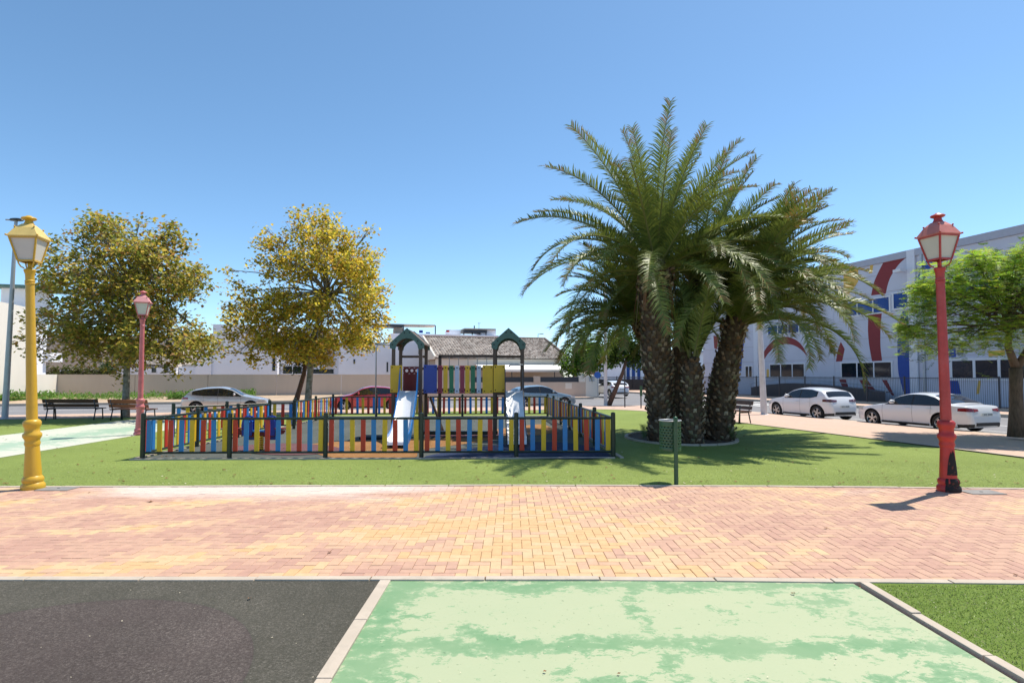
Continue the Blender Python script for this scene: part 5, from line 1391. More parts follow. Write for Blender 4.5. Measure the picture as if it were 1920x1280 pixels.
# its boundary wall with dark infill panels
bw = thing('boundary_wall', 'beige boundary wall with dark panels in front of the tiled house', 'wall', uv(6, 48, -.2)); VB = 48.0
def ub_(px): return UV(px, 730, VB)[0]
zb = lambda py: UV(1040, py, VB)[1]
wb('wall_bay', M['wall_beige'], bw, ub_(800), ub_(1098), VB, VB + .22, -.25, zb(716))
wb('pillar', M['wall_beige'], bw, ub_(1001), ub_(1013), VB - .03, VB + .25, zb(716), zb(705))
wb('pillar', M['wall_cream'], bw, ub_(1098), ub_(1122), VB - .05, VB + 1.6, -.25, zb(704))
wb('pillar', M['wall_cream'], bw, ub_(1086), ub_(1097.5), VB - .02, VB + .24, zb(716), zb(704))
for (a, c) in ((890, 1000.5), (1013.5, 1085.5)): wb('dark_panel', M['iron'], bw, ub_(a), ub_(c), VB + .08, VB + .12, zb(716), zb(706.5))
wb('meter_box', M['galv'], bw, ub_(1104), ub_(1114), VB - .09, VB - .06, zb(715), zb(706))
wb('meter_box', M['wall_cream'], bw, ub_(1060), ub_(1072), VB - .02, VB - .003, zb(729), zb(718))
# corner building far right of the house and dark iron fence
fb = thing('pale_building', 'pale building with blue glazing beyond the corner, left of the palm trunks', 'building', uv(20, 85, -.2))
def uf(px, v=85): return UV(px, 690, v)[0]
wb('wall', M['wall_white'], fb, uf(1168), uf(1330), 85, 95, -.25, 5.6)
wb('roof_slab', M['school_top'], fb, uf(1160), uf(1332), 84, 96, 5.6, 6.0)
for k, px in enumerate((1174, 1184, 1194, 1212, 1240, 1262, 1290)): win_v(fb, uf(px), uf(px + 7), 85, .6, 4.4, glass='glass_blue')
rb_ = thing('salmon_house', 'salmon coloured house wall rising behind the green garden bush', 'house', uv(12, 100, -.2))
wb('wall', mat('salmon_render', (.55, .30, .22), .9, var=.1), rb_, uf(1106, 100), uf(1150, 100), 100, 108, -.25, UV(1120, 648, 100)[1])
wb('parapet', M['wall_cream'], rb_, uf(1105, 100), uf(1151, 100), 99.9, 108.1, UV(1120, 648, 100)[1], UV(1120, 645, 100)[1])
ifn = thing('iron_fence', 'black iron railing beyond the junction left of the palm trunks', 'fence', uv(14, 66, -.2))
fa, fb2 = uf(1124, 66), uf(1318, 66)
mb = MB(); u = fa
while u < fb2: mb.cyl(uv(u, 66, -.2), uv(u, 66, 1.55), .02, n=4, caps=False); u += .13
o = mb.build('railing_bars', M['iron'], ifn, world=True); o['kind'] = 'stuff'
mb = MB()
for z in (-.05, 1.45): mb.bar(uv(fa, 66, z), uv(fb2, 66, z), .05, .06)
mb.build('rail', M['iron'], ifn, world=True)
u = fa
while u < fb2: 
    mb = MB(); mb.box(uv(u, 66, .7), (.09, .09, 1.8)); mb.build('post', M['iron'], ifn, world=True); u += 2.4
wb('low_wall', M['iron'], ifn, fa, fb2, 66.1, 66.25, -.25, 1.2)

# ------------------------------------------------------------------ school
US = 38.3
sc = thing('school_building', 'long pale lilac building with red, blue and yellow painted arcs and blue windows', 'building', uv(US, 30, -.2))
def sv_(px, py): return on_u(px, py, US)
vL = sv_(1318, 650)[0]; vR = -20; zTop = sv_(1920, 421)[1]
# wall as horizontal panel courses (recessed joints)
courses = [-.25, 1.45, 3.05, 4.55, 6.05, 7.95, 9.3, zTop - .5]
for z0_, z1_ in zip(courses, courses[1:]):
    v = vR
    while v < vL:
        v1_ = min(v + 7.2, vL); wb('wall_panel', M['school'], sc, US, US + .3, v + .012, v1_ - .012, z0_ + .012, z1_ - .012); v += 7.2
wb('core_wall', M['wall_grey'], sc, US + .04, US + 20, vR, vL, -.25, zTop - .6)
wb('coping', M['school_top'], sc, US - .12, US + 20.2, vR, vL + .1, zTop - .5, zTop)
for px in (1713, 1418, 1590):
    if px == 1590: continue
    v = sv_(px, 600)[0]; wb('pilaster', M['school_white'], sc, US - .14, US - .012, v - .30, v + .30, -.25, zTop - .02)
v = sv_(1713, 600)[0]
wb('downpipe', M['galv'], sc, US - .12, US - .004, v - .8, v - .66, -.25, zTop - .5)
def win_u(px0, px1, py0, py1, n, glass, ref=None, fw=.10, split=None):
    a, c = sv_(px0, (py0 + py1) / 2)[0], sv_(px1, (py0 + py1) / 2)[0]
    pr_ = ref or px0; z1_, z0_ = sv_(pr_, py0)[1], sv_(pr_, py1)[1]
    lo, hi = min(a, c), max(a, c)
    mb = MB(); wallbox(mb, US - .06, US - .003, lo - fw, hi + fw, z1_, z1_ + fw); wallbox(mb, US - .08, US - .003, lo - fw, hi + fw, z0_ - fw, z0_)
    for k in range(n + 1):
        q = lerp(lo, hi, k / n); wallbox(mb, US - .055, US - .003, q - fw * .5, q + fw * .5, z0_, z1_)
    f = mb.build('window', M['frame_white'], sc, world=True)
    for k in range(n):
        p0, p1 = lerp(lo, hi, k / n) + fw * .5, lerp(lo, hi, (k + 1) / n) - fw * .5
        mb = MB(); wallbox(mb, US - .03, US - .003, p0, p1, z0_, z1_); mb.build('pane', M[glass], f, world=True)
win_u(1580, 1669, 566, 591, 3, 'glass_blue', ref=1602); win_u(1675, 1703.5, 549, 577, 1, 'glass_blue', ref=1690)
win_u(1729, 1788, 546, 569, 2, 'glass_blue', ref=1735); win_u(1800, 1915, 527, 556, 3, 'glass_blue', ref=1815)
win_u(1440, 1520, 608, 624, 4, 'glass_blue', ref=1480)
win_u(1444, 1509, 683, 706, 3, 'glass_dark', ref=1476); win_u(1578, 1673, 680, 707, 3, 'glass_dark', ref=1625)
win_u(1784, 1925, 675, 708, 3, 'glass_dark', ref=1850, fw=.16); win_u(1398, 1411, 687, 706, 2, 'glass_dark'); win_u(1940, 2060, 664, 712, 3, 'glass_dark', ref=2000, fw=.16)
def smooth_poly(P):
    n = len(P); T = []
    for i in range(n):
        a, b_, c = Vector(P[i - 1]), Vector(P[i]), Vector(P[(i + 1) % n])
        d0, d1 = (b_ - a), (c - b_)
        T.append(Vector((0, 0)) if d0.angle(d1, 0) > .75 else (c - a) * .5)
    out = []
    for i in range(n):
        p, q = Vector(P[i]), Vector(P[(i + 1) % n]); m0, m1 = T[i], T[(i + 1) % n]
        if m0.length == 0: m0 = (q - p)
        if m1.length == 0: m1 = (q - p)
        for k in range(4):
            t = k / 4; t2, t3 = t * t, t ** 3
            out.append(tuple((2 * t3 - 3 * t2 + 1) * p + (t3 - 2 * t2 + t) * m0 + (-2 * t3 + 3 * t2) * q + (t3 - t2) * m1))
    return out
def mural(name, m, pts, scl=True):
    P = []
    for (x, y) in pts:
        if scl: x, y = 1300 + x / 2.91, 400 + y / 2.91
        P.append(sv_(x, y))
    P = smooth_poly(P); n = len(P); k = MURAL[0]; MURAL[0] += 1; d = .004 + .0015 * (k % 2)
    a = [uv(US - d, v, z) for v, z in P]; b_ = [uv(US + .001, v, z) for v, z in P]
    mb = MB(); mb.add(a + b_, [tuple(range(n))] + [((i + 1) % n, i, n + i, n + (i + 1) % n) for i in range(n)]); mb.build(name, M[m], sc, world=True)
MURAL = [0]
mural('red_arc', 'mural_red', [(1040, 262), (1168, 235), (1120, 280), (1080, 340), (1062, 385), (1050, 438), (970, 448), (985, 380), (1010, 320)])
mural('red_arc', 'mural_red', [(955, 553), (1028, 545), (1022, 620), (1021, 720), (1030, 803), (975, 806), (960, 720), (953, 640)])
mural('red_arc', 'mural_red', [(350, 872), (362, 815), (380, 765), (405, 725), (440, 692), (500, 672), (560, 690), (600, 730), (622, 780), (590, 745), (550, 720), (500, 712), (450, 728), (412, 760), (385, 800), (365, 845)])
mural('red_arc', 'mural_red', [(778, 808), (812, 806), (826, 740), (805, 700), (790, 740)])
mural('red_arc', 'mural_red', [(110, 668), (135, 670), (131, 740), (114, 735)])
mural('red_shape', 'mural_red', [(795, 905), (832, 905), (852, 965), (822, 965)])
mural('red_shape', 'mural_red', [(905, 908), (950, 908), (1028, 1006), (985, 1006), (940, 965)])
mural('red_shape', 'mural_red', [(1028, 908), (1055, 908), (1097, 992), (1078, 985)])
mural('blue_arc', 'mural_blue', [(1180, 524), (1140, 531), (1122, 600), (1114, 700), (1117, 850), (1130, 915), (1150, 985), (1196, 985), (1190, 850), (1187, 700), (1183, 600)])
mural('blue_arc', 'mural_blue', [(1322, 240), (1270, 258), (1240, 305), (1225, 350), (1225, 402), (1250, 396), (1262, 360), (1285, 320)])
mural('blue_arc', 'mural_blue', [(1478, 155), (1540, 146), (1600, 130), (1660, 112), (1620, 141), (1565, 160), (1510, 165)])
mural('blue_shape', 'mural_blue', [(1385, 735), (1433, 735), (1433, 783), (1385, 785)])
mural('blue_shape', 'mural_blue', [(1400, 912), (1445, 912), (1462, 985), (1400, 985)])
mural('blue_arc', 'mural_blue', [(290, 662), (268, 690), (254, 740), (250, 860), (262, 860), (268, 760), (280, 700)])
mural('yellow_shape', 'mural_yellow', [(820, 318), (900, 302), (900, 372), (850, 440), (820, 455)])
mural('yellow_shape', 'mural_yellow', [(965, 285), (982, 280), (976, 325), (957, 328)])
mural('yellow_shape', 'mural_yellow', [(1610, 750), (1700, 745), (1700, 775), (1610, 780)])
mural('yellow_shape', 'mural_yellow', [(345, 690), (364, 690), (362, 778), (345, 778)])
mural('yellow_shape', 'mural_yellow', [(400, 850), (413, 850), (413, 895), (400, 895)])
mural('yellow_shape', 'mural_yellow', [(1555, 912), (1569, 912), (1560, 985), (1543, 985)])
mb = MB(); v = sv_(1704, 505)[0]; wallbox(mb, US - .9, US - .36, v - .1, v + .5, sv_(1704, 510)[1], sv_(1704, 505)[1]); mb.build('floodlight', M['frame_white'], sc, world=True)
# ramp behind the fence
rp = thing('access_ramp', 'dark metal access ramp against the school wall behind the parked hatchback', 'ramp', uv(36.6, 45, -.2))
def rv(px, py): return on_u(px, py, 36.6)
mb = MB(); pl = [rv(1408, 726), rv(1430, 722), rv(1472, 718), rv(1520, 720), rv(1600, 728), rv(1660, 736)]
pl2 = [(v_, -.2) for v_, _ in pl]; n = len(pl)
V = [uv(36.6, v_, z) for v_, z in pl] + [uv(36.6, v_, z) for v_, z in pl2] + [uv(37.6, v_, z) for v_, z in pl] + [uv(37.6, v_, z) for v_, z in pl2]
mb.add(V, [(k, k + 1, n + k + 1, n + k) for k in range(n - 1)] + [(k, k + 1, 2 * n + k + 1, 2 * n + k) for k in range(n - 1)]); mb.build('ramp_body', M['iron'], rp, world=True)
mb = MB(); mb.tube([uv(36.6, v_, z + .35) for v_, z in pl], .03, 6)
for v_, z in pl: mb.cyl(uv(36.6, v_, z), uv(36.6, v_, z + .35), .025, n=6)
mb.build('handrail', M['galv'], rp, world=True)
# school fence
sf = thing('school_fence', 'tall dark vertical bar fence along the school pavement', 'fence', uv(34, 30, -.2)); UF = 34.0
mb = MB(); v = -6.0; vF = on_u(1300, 720, UF)[0]
while v < vF:
    mb.cyl(uv(UF, v, -.15), uv(UF, v, 1.62), .010, n=4, caps=False); v += .115
o = mb.build('fence_bars', M['iron'], sf, world=True); o['kind'] = 'stuff'
for z in (-.02, 1.56): mb = MB(); mb.bar(uv(UF, -6, z), uv(UF, vF, z), .035, .04); mb.build('rail', M['iron'], sf, world=True)
v = -5.0
while v < vF: mb = MB(); p = uv(UF, v, .74); mb.box(p, (.07, .07, 1.86), rz=TH); mb.build('post', M['iron'], sf, world=True); v += 2.75
wb('plinth', M['concrete'], sf, UF - .1, UF + .1, -6, vF, -.21, -.08)

# ------------------------------------------------------------------ cars
def interp(tab, x):
    if x <= tab[0][0]: return tab[0][1]
    for i in range(len(tab) - 1):
        (a, ya), (b_, yb) = tab[i], tab[i + 1]
        if x <= b_:
            t = (x - a) / (b_ - a)
            m0 = (yb - tab[i - 1][1]) / (b_ - tab[i - 1][0]) if i > 0 else (yb - ya) / (b_ - a)
            m1 = (tab[i + 2][1] - ya) / (tab[i + 2][0] - a) if i + 2 < len(tab) else (yb - ya) / (b_ - a)
            h = b_ - a; t2, t3 = t * t, t ** 3; sm = .55
            return (2 * t3 - 3 * t2 + 1) * ya + (t3 - 2 * t2 + t) * h * m0 * sm + (-2 * t3 + 3 * t2) * yb + (t3 - t2) * h * m1 * sm
    return tab[-1][1]
SPEC = {
 'crossover': dict(L=4.20, W=1.80, wr=.345, fx=.86, rx=3.44, top=[(0, .50), (.04, .68), (.2, .84), (.6, .95), (1.1, 1.03), (1.3, 1.09), (1.95, 1.42), (2.4, 1.51), (3.0, 1.50), (3.5, 1.42), (3.72, 1.35), (3.98, 1.10), (4.1, 1.02), (4.17, .86), (4.2, .50)],
      ws=(1.30, 1.92), rw=(3.70, 4.0), belt=[(1, .97), (3, 1.02), (3.6, 1.12), (4.2, 1.15)], win=(1.5, 3.42), bp=2.45, rail=.115),
 'sedan': dict(L=4.70, W=1.83, wr=.335, fx=.88, rx=3.69, top=[(0, .45), (.04, .62), (.2, .76), (.7, .88), (1.2, .96), (1.45, 1.0), (2.05, 1.33), (2.5, 1.425), (3.0, 1.42), (3.35, 1.35), (3.75, 1.19), (4.1, 1.05), (4.5, 1.03), (4.62, 1.0), (4.68, .80), (4.7, .42)],
      ws=(1.45, 2.1), rw=(3.28, 4.02), belt=[(1, .92), (3, .955), (4.7, 1.0)], win=(1.55, 3.72), bp=2.62, rail=.10),
 'hatch': dict(L=4.36, W=1.80, wr=.33, fx=.88, rx=3.55, top=[(0, .45), (.04, .64), (.2, .78), (.7, .90), (1.1, .98), (1.25, 1.02), (1.95, 1.37), (2.4, 1.455), (3.1, 1.43), (3.6, 1.35), (3.85, 1.26), (4.15, 1.02), (4.26, .94), (4.33, .78), (4.36, .42)],
      ws=(1.25, 1.95), rw=(3.84, 4.14), belt=[(1, .92), (3, .98), (4.36, 1.1)], win=(1.4, 3.72), bp=2.5, rail=.10),
}
WHEEL = {}
def wheel_parts(r, sp_, root):
    if (r, sp_) in WHEEL: return WHEEL[(r, sp_)]
    t = MB(); w_ = .105
    prof = [(r * .66, -w_ * .8), (r * .93, -w_), (r, -w_ * .7), (r, w_ * .7), (r * .93, w_), (r * .66, w_ * .8)]
    n = 32; V = []
    for (rr4, y) in prof:
        for k in range(n): a = 2 * math.pi * k / n; V.append((rr4 * math.cos(a), y, rr4 * math.sin(a)))
    t.add(V, [(j * n + (k + 1) % n, j * n + k, (j + 1) * n + k, (j + 1) * n + (k + 1) % n) for j in range(5) for k in range(n)])
    # spoked rim: dark dish, bright lip and spokes, hub
    rim = MB(); V = []
    for (rr4, y) in ((r * .70, w_ * .78), (r * .66, w_ * .86), (r * .62, w_ * .70)):
        for k in range(n): a = 2 * math.pi * k / n; V.append((rr4 * math.cos(a), y, rr4 * math.sin(a)))
    rim.add(V, [(j * n + (k + 1) % n, j * n + k, (j + 1) * n + k, (j + 1) * n + (k + 1) % n) for j in range(2) for k in range(n)])
    for k in range(sp_):
        a = 2 * math.pi * k / sp_; d = Vector((math.cos(a), 0, math.sin(a))); s = Vector((-math.sin(a), 0, math.cos(a)))
        w0_, w1_ = r * .075, r * .13; y0_, y1_ = w_ * .72, w_ * .62
        for sg in (-1, 1):
            o_ = s * sg * r * .045
            P_ = [d * r * .10 - s * w0_ * .6 + o_ * .4, d * r * .10 + s * w0_ * .6 + o_ * .4, d * r * .64 + s * w0_ * .55 + o_ * 2.2, d * r * .64 - s * w0_ * .55 + o_ * 2.2]
            rim.add([p + Vector((0, y0_, 0)) for p in P_] + [p + Vector((0, y0_ - .03, 0)) for p in P_], [(3, 2, 1, 0), (0, 1, 5, 4), (1, 2, 6, 5), (2, 3, 7, 6), (3, 0, 4, 7)])
    rim.tube([(0, w_ * .4, 0), (0, w_ * .78, 0)], [r * .15, r * .13], 14)
    dish = MB(); V = []
    for (rr4, y) in ((r * .665, w_ * .6), (r * .64, w_ * .1), (.01, w_ * .1)):
        for k in range(n): a = 2 * math.pi * k / n; V.append((rr4 * math.cos(a), y, rr4 * math.sin(a)))
    dish.add(V, [(j * n + (k + 1) % n, j * n + k, (j + 1) * n + k, (j + 1) * n + (k + 1) % n) for j in range(2) for k in range(n)])
    WHEEL[(r, sp_)] = (t, rim, dish); return WHEEL[(r, sp_)]
WDATA = {}
def car(label, kind, pm, loc, rz, spokes=5, tail='tail', cat='car', name='parked_car', plate=True, group=None):
    S = SPEC[kind]; L, W = S['L'], S['W']; t = thing(name, label, cat, loc, rz, group)
    top = S['top']; belt = S['belt']; Hm = max(z for x, z in top)
    X = lambda x: L / 2 - x                     # x measured back from the nose; local +X is forward
    plan = [(0, .60), (.06, .74), (.2, .84), (.6, .975), (1.2, 1.0), (L - 1.0, 1.0), (L - .5, .965), (L - .16, .87), (L - .05, .78), (L, .66)]
    def hw(x, z):
        wx = interp(plan, x) * W / 2; b_ = interp(belt, x)
        if z < b_:
            s = (z - .18) / (b_ - .18); k = .93 + .07 * math.sin(min(1, max(0, s) * 1.15) * math.pi * .62) / math.sin(math.pi * .5)
            k -= .03 * max(0, s - .72) / .28
            if .50 < s < .60: k += .004
        else:
            k = .968 - .215 * (z - b_) / max(.2, Hm - b_)
        return wx * k
    def zt_(x): return interp(top, x)
    def XX(x, z):
        k = max(0, min(1, (x - (L - .35)) / .35)); q = max(0, min(1, (.35 - x) / .35))
        return L / 2 - x + .16 * k * k * ((z - .52) / .5) ** 2 - .10 * q * q * ((z - .45) / .4) ** 2
    def crown(x): return min(.055, .3 * (zt_(x) - .3))
    def topz(x, f): return zt_(x) - crown(x) * abs(f) ** 2.6
    bot = lambda x: .30 if x < .1 else (.22 if x < .5 or x > L - .5 else .19) if x < L - .1 else .33
    stn = sorted(set([0, .02, .05, .1, .16, .25, .35] + [round(.45 + k * .1, 3) for k in range(int((L - .9) / .1) + 1)] + [L - .4, L - .3, L - .2, L - .14, L - .09, L - .05, L - .02, L]))
    NS, NT = 13, 8; mb = MB(); V = []; ring = []
    for x in stn:
        zb_, ze_ = bot(x), zt_(x) - crown(x); row = [(X(x), 0, zb_)]
        half = [(hw(x, zb_) * .93, zb_)]
        for k in range(NS + 1):
            z = lerp(zb_ + .03, ze_ - .012, k / NS); half.append((hw(x, z), z))
        e = hw(x, ze_)
        for k in range(NT):
            f = 1 - (k + .35) / NT
            half.append((e * f, topz(x, f)))
        pts_ = [(XX(x, z), y, z) for y, z in half] + [(XX(x, zt_(x)), 0, zt_(x))] + [(XX(x, z), -y, z) for y, z in reversed(half)]
        ring = len(pts_); V += pts_
    ns = len(stn)
    Fs = [(i * ring + k, i * ring + (k + 1) % ring, (i + 1) * ring + (k + 1) % ring, (i + 1) * ring + k) for i in range(ns - 1) for k in range(ring)]
    Fs += [tuple(range(ring - 1, -1, -1)), tuple((ns - 1) * ring + k for k in range(ring))]
    mb.add(V, Fs); body = mb.build('body', M[pm], t, smooth=True)
    cut_ = MB()
    for xw in (S['fx'], S['rx']):
        for sg in (-1, 1): cut_.cyl((X(xw), sg * (W / 2 - .26), S['wr'] + .01), (X(xw), sg * (W / 2 + .2), S['wr'] + .01), S['wr'] + .055, n=36)
    co = cut_.build('cutter', M['trim']); co.parent = t
    bo = body.modifiers.new('arches', 'BOOLEAN'); bo.operation = 'DIFFERENCE'; bo.object = co; bo.solver = 'EXACT'
    bpy.context.view_layer.update()
    dg = bpy.context.evaluated_depsgraph_get(); nm = bpy.data.meshes.new_from_object(body.evaluated_get(dg)); body.modifiers.clear(); body.data = nm
    if len(nm.materials) < 2: nm.materials.append(M['trim'])
    for p in nm.polygons:
        c = p.center
        for xw in (S['fx'], S['rx']):
            if math.hypot(c.x - X(xw), c.z - S['wr'] - .01) < S['wr'] + .0545 or (abs(c.y) < W / 2 - .25 and c.z < .7 and abs(c.x - X(xw)) < .4 and c.z > .24): p.material_index = len(nm.materials) - 1
    try: nm.set_sharp_from_angle(angle=R(38))
    except Exception: pass
    bpy.data.objects.remove(co)
    # sills and lower trim
    for sg in (-1, 1):
        mb = MB(); xs = [lerp(S['fx'] + S['wr'] + .1, S['rx'] - S['wr'] - .1, k / 8) for k in range(9)]; V = []
        for x in xs:
            for z in (.20, .28): V.append((X(x), sg * (hw(x, z) + .007), z))
        mb.add(V, [(2 * k, 2 * k + 2, 2 * k + 3, 2 * k + 1) for k in range(8)]); mb.build('sill', M['trim'], t)
    def side_patch(name, m, fz0, fz1, xa, xb, off=.006, n=18, k2=3, par=None):
        for sg in (-1, 1):
            mb = MB(); V = []
            for i in range(n + 1):
                x = lerp(xa, xb, i / n); z0_, z1_ = fz0(x), fz1(x)
                z1_ = max(z0_ + .001, z1_)
                for j in range(k2 + 1): z = lerp(z0_, z1_, j / k2); V.append((XX(x, z) + (-.004 if x > L - .3 else 0), sg * (hw(x, z) + off), z))
            f = [(i * (k2 + 1) + j, (i + 1) * (k2 + 1) + j, (i + 1) * (k2 + 1) + j + 1, i * (k2 + 1) + j + 1) for i in range(n) for j in range(k2)]
            mb.add(V, f); mb.build(name, M[m], par or t, smooth=True)
    bf = lambda x: interp(belt, x) + .015
    tf = lambda x: min(zt_(x) - crown(x) - .045, zt_(x) - S['rail'])
    wa, wb_ = S['win']
    side_patch('window_trim', 'trim', lambda x: bf(x) - .02, lambda x: tf(x) + .018, wa - .05, wb_ + .05, .004, 24)
    side_patch('side_window', 'car_glass', bf, tf, wa, S['bp'] - .03, .010); side_patch('side_window', 'car_glass', bf, tf, S['bp'] + .03, wb_, .010)
    def top_patch(name, m, xa, xb, f0, off=.008, n=10):
        mb = MB(); V = []
        for i in range(n + 1):
            x = lerp(xa, xb, i / n); e = hw(x, zt_(x) - crown(x)); sl = (zt_(x + .02) - zt_(x - .02)) / .04; nn = Vector((sl, 1)).normalized()
            for j in range(9):
                f = lerp(-f0, f0, j / 8); V.append((XX(x - nn[0] * off * 1.0, topz(x, f)), e * f, topz(x, f) + nn[1] * off + .004))
        mb.add(V, [(i * 9 + j, i * 9 + j + 1, (i + 1) * 9 + j + 1, (i + 1) * 9 + j) for i in range(n) for j in range(8)]); return mb.build(name, M[m], t, smooth=True)
    top_patch('windscreen', 'car_glass', S['ws'][0] + .03, S['ws'][1], .86); top_patch('rear_window', 'car_glass', S['rw'][0] + .04, S['rw'][1] - .03, .84)
    # shut lines and handles
    for sg in (-1, 1):
        for x in (S['fx'] + S['wr'] + .16, S['bp'], S['rx'] - S['wr'] + .0 - .02):
            mb = MB(); V = []; zz0 = .30 if x < S['rx'] - .5 else .62
            for j in range(9):
                z = lerp(zz0, interp(belt, x), j / 8)
                for dx_ in (-.004, .004): V.append((X(x) + dx_, sg * (hw(x, z) + .003), z))
            mb.add(V, [(2 * j, 2 * j + 1, 2 * j + 3, 2 * j + 2) for j in range(8)]); mb.build('door_gap', M['trim'], t)
        for x in (S['bp'] - .16, S['rx'] - S['wr'] - .08):
            mb = MB(); z = .80; mb.box((X(x), sg * (hw(x, z) + .018), z + .03), (.19, .025, .028)); mb.build('door_handle', M[pm], t, bevel=.008)
        x = S['ws'][0] + .42; z = interp(belt, x) + .06
        mb = MB(); V = [];
        for i, (k, yy) in enumerate(((.55, -.12), (1, -.05), (1, .06), (.6, .12))):
            for q in range(10): a = 2 * math.pi * q / 10; V.append((X(x) + .06 * k * math.cos(a), sg * (hw(x, z) + .12) + yy * sg, z + .05 + .075 * k * math.sin(a)))
        mb.add(V, [(i * 10 + q, i * 10 + (q + 1) % 10, (i + 1) * 10 + (q + 1) % 10, (i + 1) * 10 + q) for i in range(3) for q in range(10)] + [tuple(range(10)), tuple(range(30, 40))]); mb.build('wing_mirror', M[pm], t, smooth=True)
    # lights
    zr_ = .86 if kind != 'crossover' else .93
    side_patch('tail_light', tail, lambda x: zr_ - .065 + .03 * (L - x), lambda x: zr_ + .065 - .05 * max(0, (L - x) - .1), L - .42, L - .01, .012, 8)
    for sg in (-1, 1):
        mb = MB(); w0_, w1_ = .40 * W / 2, .655 * W / 2
        xe = L + .004
        tl_ = [(XX(xe, z), sg * y, z) for y, z in ((w0_, zr_ - .035), (w1_, zr_ - .07), (w1_, zr_ + .055), (w0_, zr_ + .03))]
        mb.add(tl_ + [(a + .03, b2, c2) for a, b2, c2 in tl_],
               [(0, 1, 2, 3), (0, 4, 5, 1), (2, 6, 7, 3), (0, 3, 7, 4)]); mb.build('tail_light', M[tail], t)
    side_patch('headlight', 'head', lambda x: .62 + .05 * x, lambda x: .73 + .09 * x, .06, .45, .010, 8)
    # bumper insert, plate, grille
    mb = MB(); mb.box((X(L) + .002, 0, .36), (.05, W * .60, .12)); mb.build('bumper_insert', M['trim'], t, bevel=.01)
    side_patch('bumper_trim', 'trim', lambda x: .24 + .0 * x, lambda x: .34 + .10 * max(0, x - L + .3), L - .45, L - .01, .008, 8)
    mb = MB(); mb.box((X(0) + .0, 0, .42), (.03, W * .6, .2)); mb.build('grille', M['trim'], t, bevel=.01)
    if plate:
        mb = MB(); zp = .70 if kind != 'crossover' else .66; mb.box((XX(L, zp) - .010, 0, zp), (.012, .52, .11)); pl_ = mb.build('number_plate', M['plate'], t)
        mb = MB(); yy = -.19
        for wd in (.035, .035, .035, .035, 0, .035, .03, .035):
            if wd: mb.box((XX(L, zp) - .0175, yy, zp), (.002, wd * .8, .065))
            yy += .052
        mb.build('plate_marks', M['char'], pl_)
    # wheels
    T_, Rm, D_ = wheel_parts(S['wr'], spokes, t); kk = (S['wr'], spokes)
    for xw in (S['fx'], S['rx']):
        for sg in (-1, 1):
            if kk not in WDATA:
                o = T_.build('tyre', M['tyre'], t, smooth=True, auto=40); r_ = Rm.build('rim', M['rim'], o); d_ = D_.build('rim_dish', M['black'], o); WDATA[kk] = (o.data, r_.data, d_.data)
            else:
                a_, b_, c_ = WDATA[kk]; o = bpy.data.objects.new('tyre', a_); COL.objects.link(o); o.parent = t
                for nm_, dd_ in (('rim', b_), ('rim_dish', c_)): q = bpy.data.objects.new(nm_, dd_); COL.objects.link(q); q.parent = o
            o.name = 'wheel'; o.location = (X(xw), sg * (W / 2 - .115), S['wr']); o.rotation_euler = (0, random.uniform(0, 1), 0 if sg > 0 else math.pi)
    # dark underside between the wheels
    mb = MB(); mb.box((0, 0, .36), (L * .82, W - .58, .3)); mb.build('underbody', M['trim'], t)
    return t
def place(px, py_base, D):     # centre from rear/side wheel positions is set directly in world
    pass
HD = TH + math.pi / 2            # facing along +v
def car_right(label, kind, pm, B, A, **k):
    """B, A = ground points of the near rear and near front wheels (car faces from B to A, near side is its left)"""
    S = SPEC[kind]; d = (A - B); ang = math.atan2(d.y, d.x); f = Vector((math.cos(ang), math.sin(ang), 0)); l_ = Vector((-f.y, f.x, 0))
    xr = S['L'] / 2 - S['rx']; c = B - f * xr - l_ * (S['W'] / 2 - .1); c.z = ZR
    return car(label, kind, pm, c, ang, **k)
car_right('white compact crossover parked beside the white street light pole', 'crossover', 'car_white', Vector((14.12, 26.2, ZR)), Vector((13.42, 28.7, ZR)), spokes=5, tail='tail_dark')
car_right('white saloon car parked behind the red lamp post', 'sedan', 'car_white', Vector((15.72, 20.75, ZR)), Vector((14.92, 23.45, ZR)), spokes=5, tail='tail')
car('silver hatchback parked behind the left side of the picket fence', 'hatch', 'car_silver', Vector((-15.75, 31.4, ZR)), TH, spokes=5)
car('red hatchback parked behind the back of the playground fence', 'hatch', 'car_red', Vector((-8.55, 33.5, ZR)), TH + math.pi, spokes=5)
car('blue grey car parked behind the right slide', 'hatch', 'car_blue', Vector((1.85, 36.5, ZR)), TH, spokes=5)
car('grey car at the left edge with only its nose in view', 'hatch', 'car_grey', uv(-23.9, 36.4, ZR), TH, spokes=5)
car('white hatchback parked beyond the corner of the house wall', 'hatch', 'car_white', Vector((9.3, 53.0, ZR + .14)), TH + math.pi / 2, spokes=5)

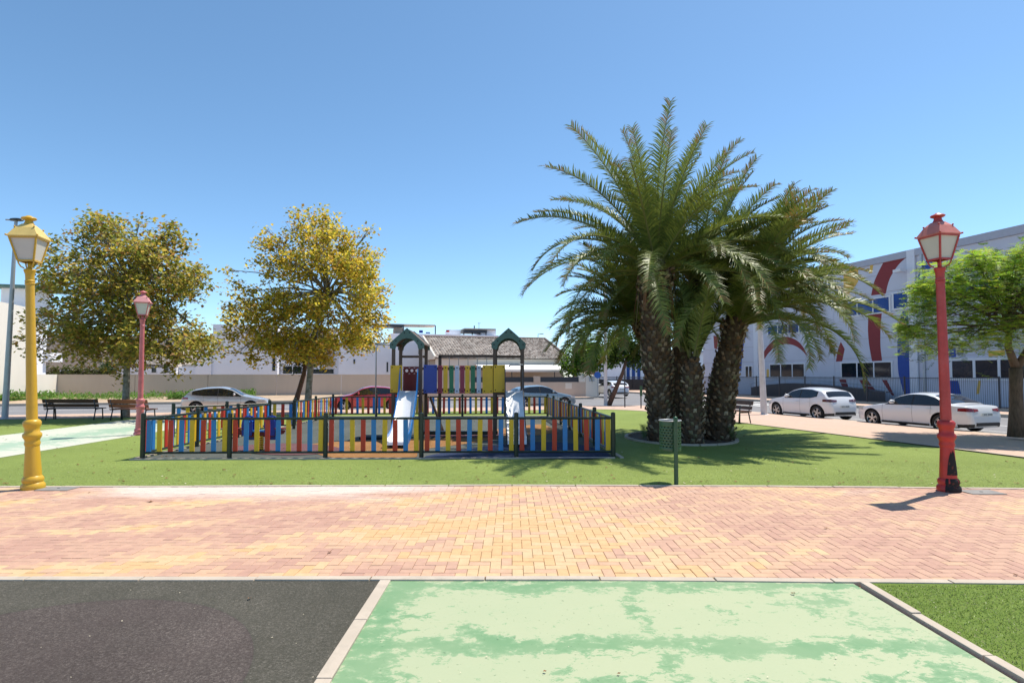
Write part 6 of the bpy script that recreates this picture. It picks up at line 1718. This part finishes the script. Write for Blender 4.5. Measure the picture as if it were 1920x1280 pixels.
# ------------------------------------------------------------------ fallen leaves
random.seed(77)
def dry_leaf(mb, p, s):
    a = random.uniform(0, 6.283); n = 8; V = [p + Vector((0, 0, s * .12))]
    for k in range(n):
        r = s * (.55 if k % 2 else 1.0) * random.uniform(.7, 1.1); t = a + 2 * math.pi * k / n
        V.append(p + Vector((r * math.cos(t), r * math.sin(t) * .8, s * random.uniform(.0, .45))))
    mb.add(V, [(0, 1 + k, 1 + (k + 1) % n) for k in range(n)])
for (px, py, lb) in ((282, 940, 'largest dry brown leaf on the bricks near the yellow lamp'), (167, 923, 'small dry leaf on the bricks beside the yellow lamp'), (1548, 990, 'dark curled leaf on the bricks at right'),
                     (618, 1035, 'dry leaf on the bricks above the dark rubber'), (1048, 913, 'dry leaf lying at the lawn edge in front of the fence corner'), (1487, 1112, 'pale leaf on the green painted ground'),
                     (468, 1121, 'pale leaf on the dark rubber ground'), (1904, 1077, 'small leaf on the bricks at the right edge'), (1022, 1258, 'small dry leaf low in the centre of the green painted ground'), (1160, 1262, 'dark seed husk low on the green painted ground')):
    p = gr(px, py, .006); mb = MB(); dry_leaf(mb, Vector((0, 0, 0)), .05 if px == 282 else .026 if py < 1200 else .014)
    o = mb.build('dry_leaf', M['dry']); o.location = p; tag(o, lb, 'leaf', 'dry leaves fallen on the hard ground')
mb = MB()
for k in range(420):
    y = 9.1 + 14 * random.random() ** 1.7; x = random.uniform(-1, 1) * y * .95
    if x * .962 + y * .272 > 13.4: continue
    dry_leaf(mb, Vector((x, y, .012)), random.uniform(.018, .042))
for k in range(160):
    p = lerp(FL, FR, random.random()) + Vector((0, random.uniform(.2, 10), .03)); dry_leaf(mb, p, random.uniform(.02, .045))
tag(mb.build('fallen_leaves', M['dry']), 'dry brown leaves scattered over the lawn and play floor', 'leaves', None, 'stuff')
mb = MB()
for k in range(130):
    y = 9.1 + 8 * random.random() ** 1.5; x = random.uniform(-1, 1) * y * .95
    dry_leaf(mb, Vector((x, y, .01)), random.uniform(.012, .028))
for k in range(60): dry_leaf(mb, Vector((random.uniform(-4, 5), random.uniform(3, 4.7), .004)), random.uniform(.004, .010))
tag(mb.build('pale_litter', mat('pale_litter', (.62, .55, .40), .8)), 'pale seed husks and petals scattered over the lawn', 'litter', None, 'stuff')
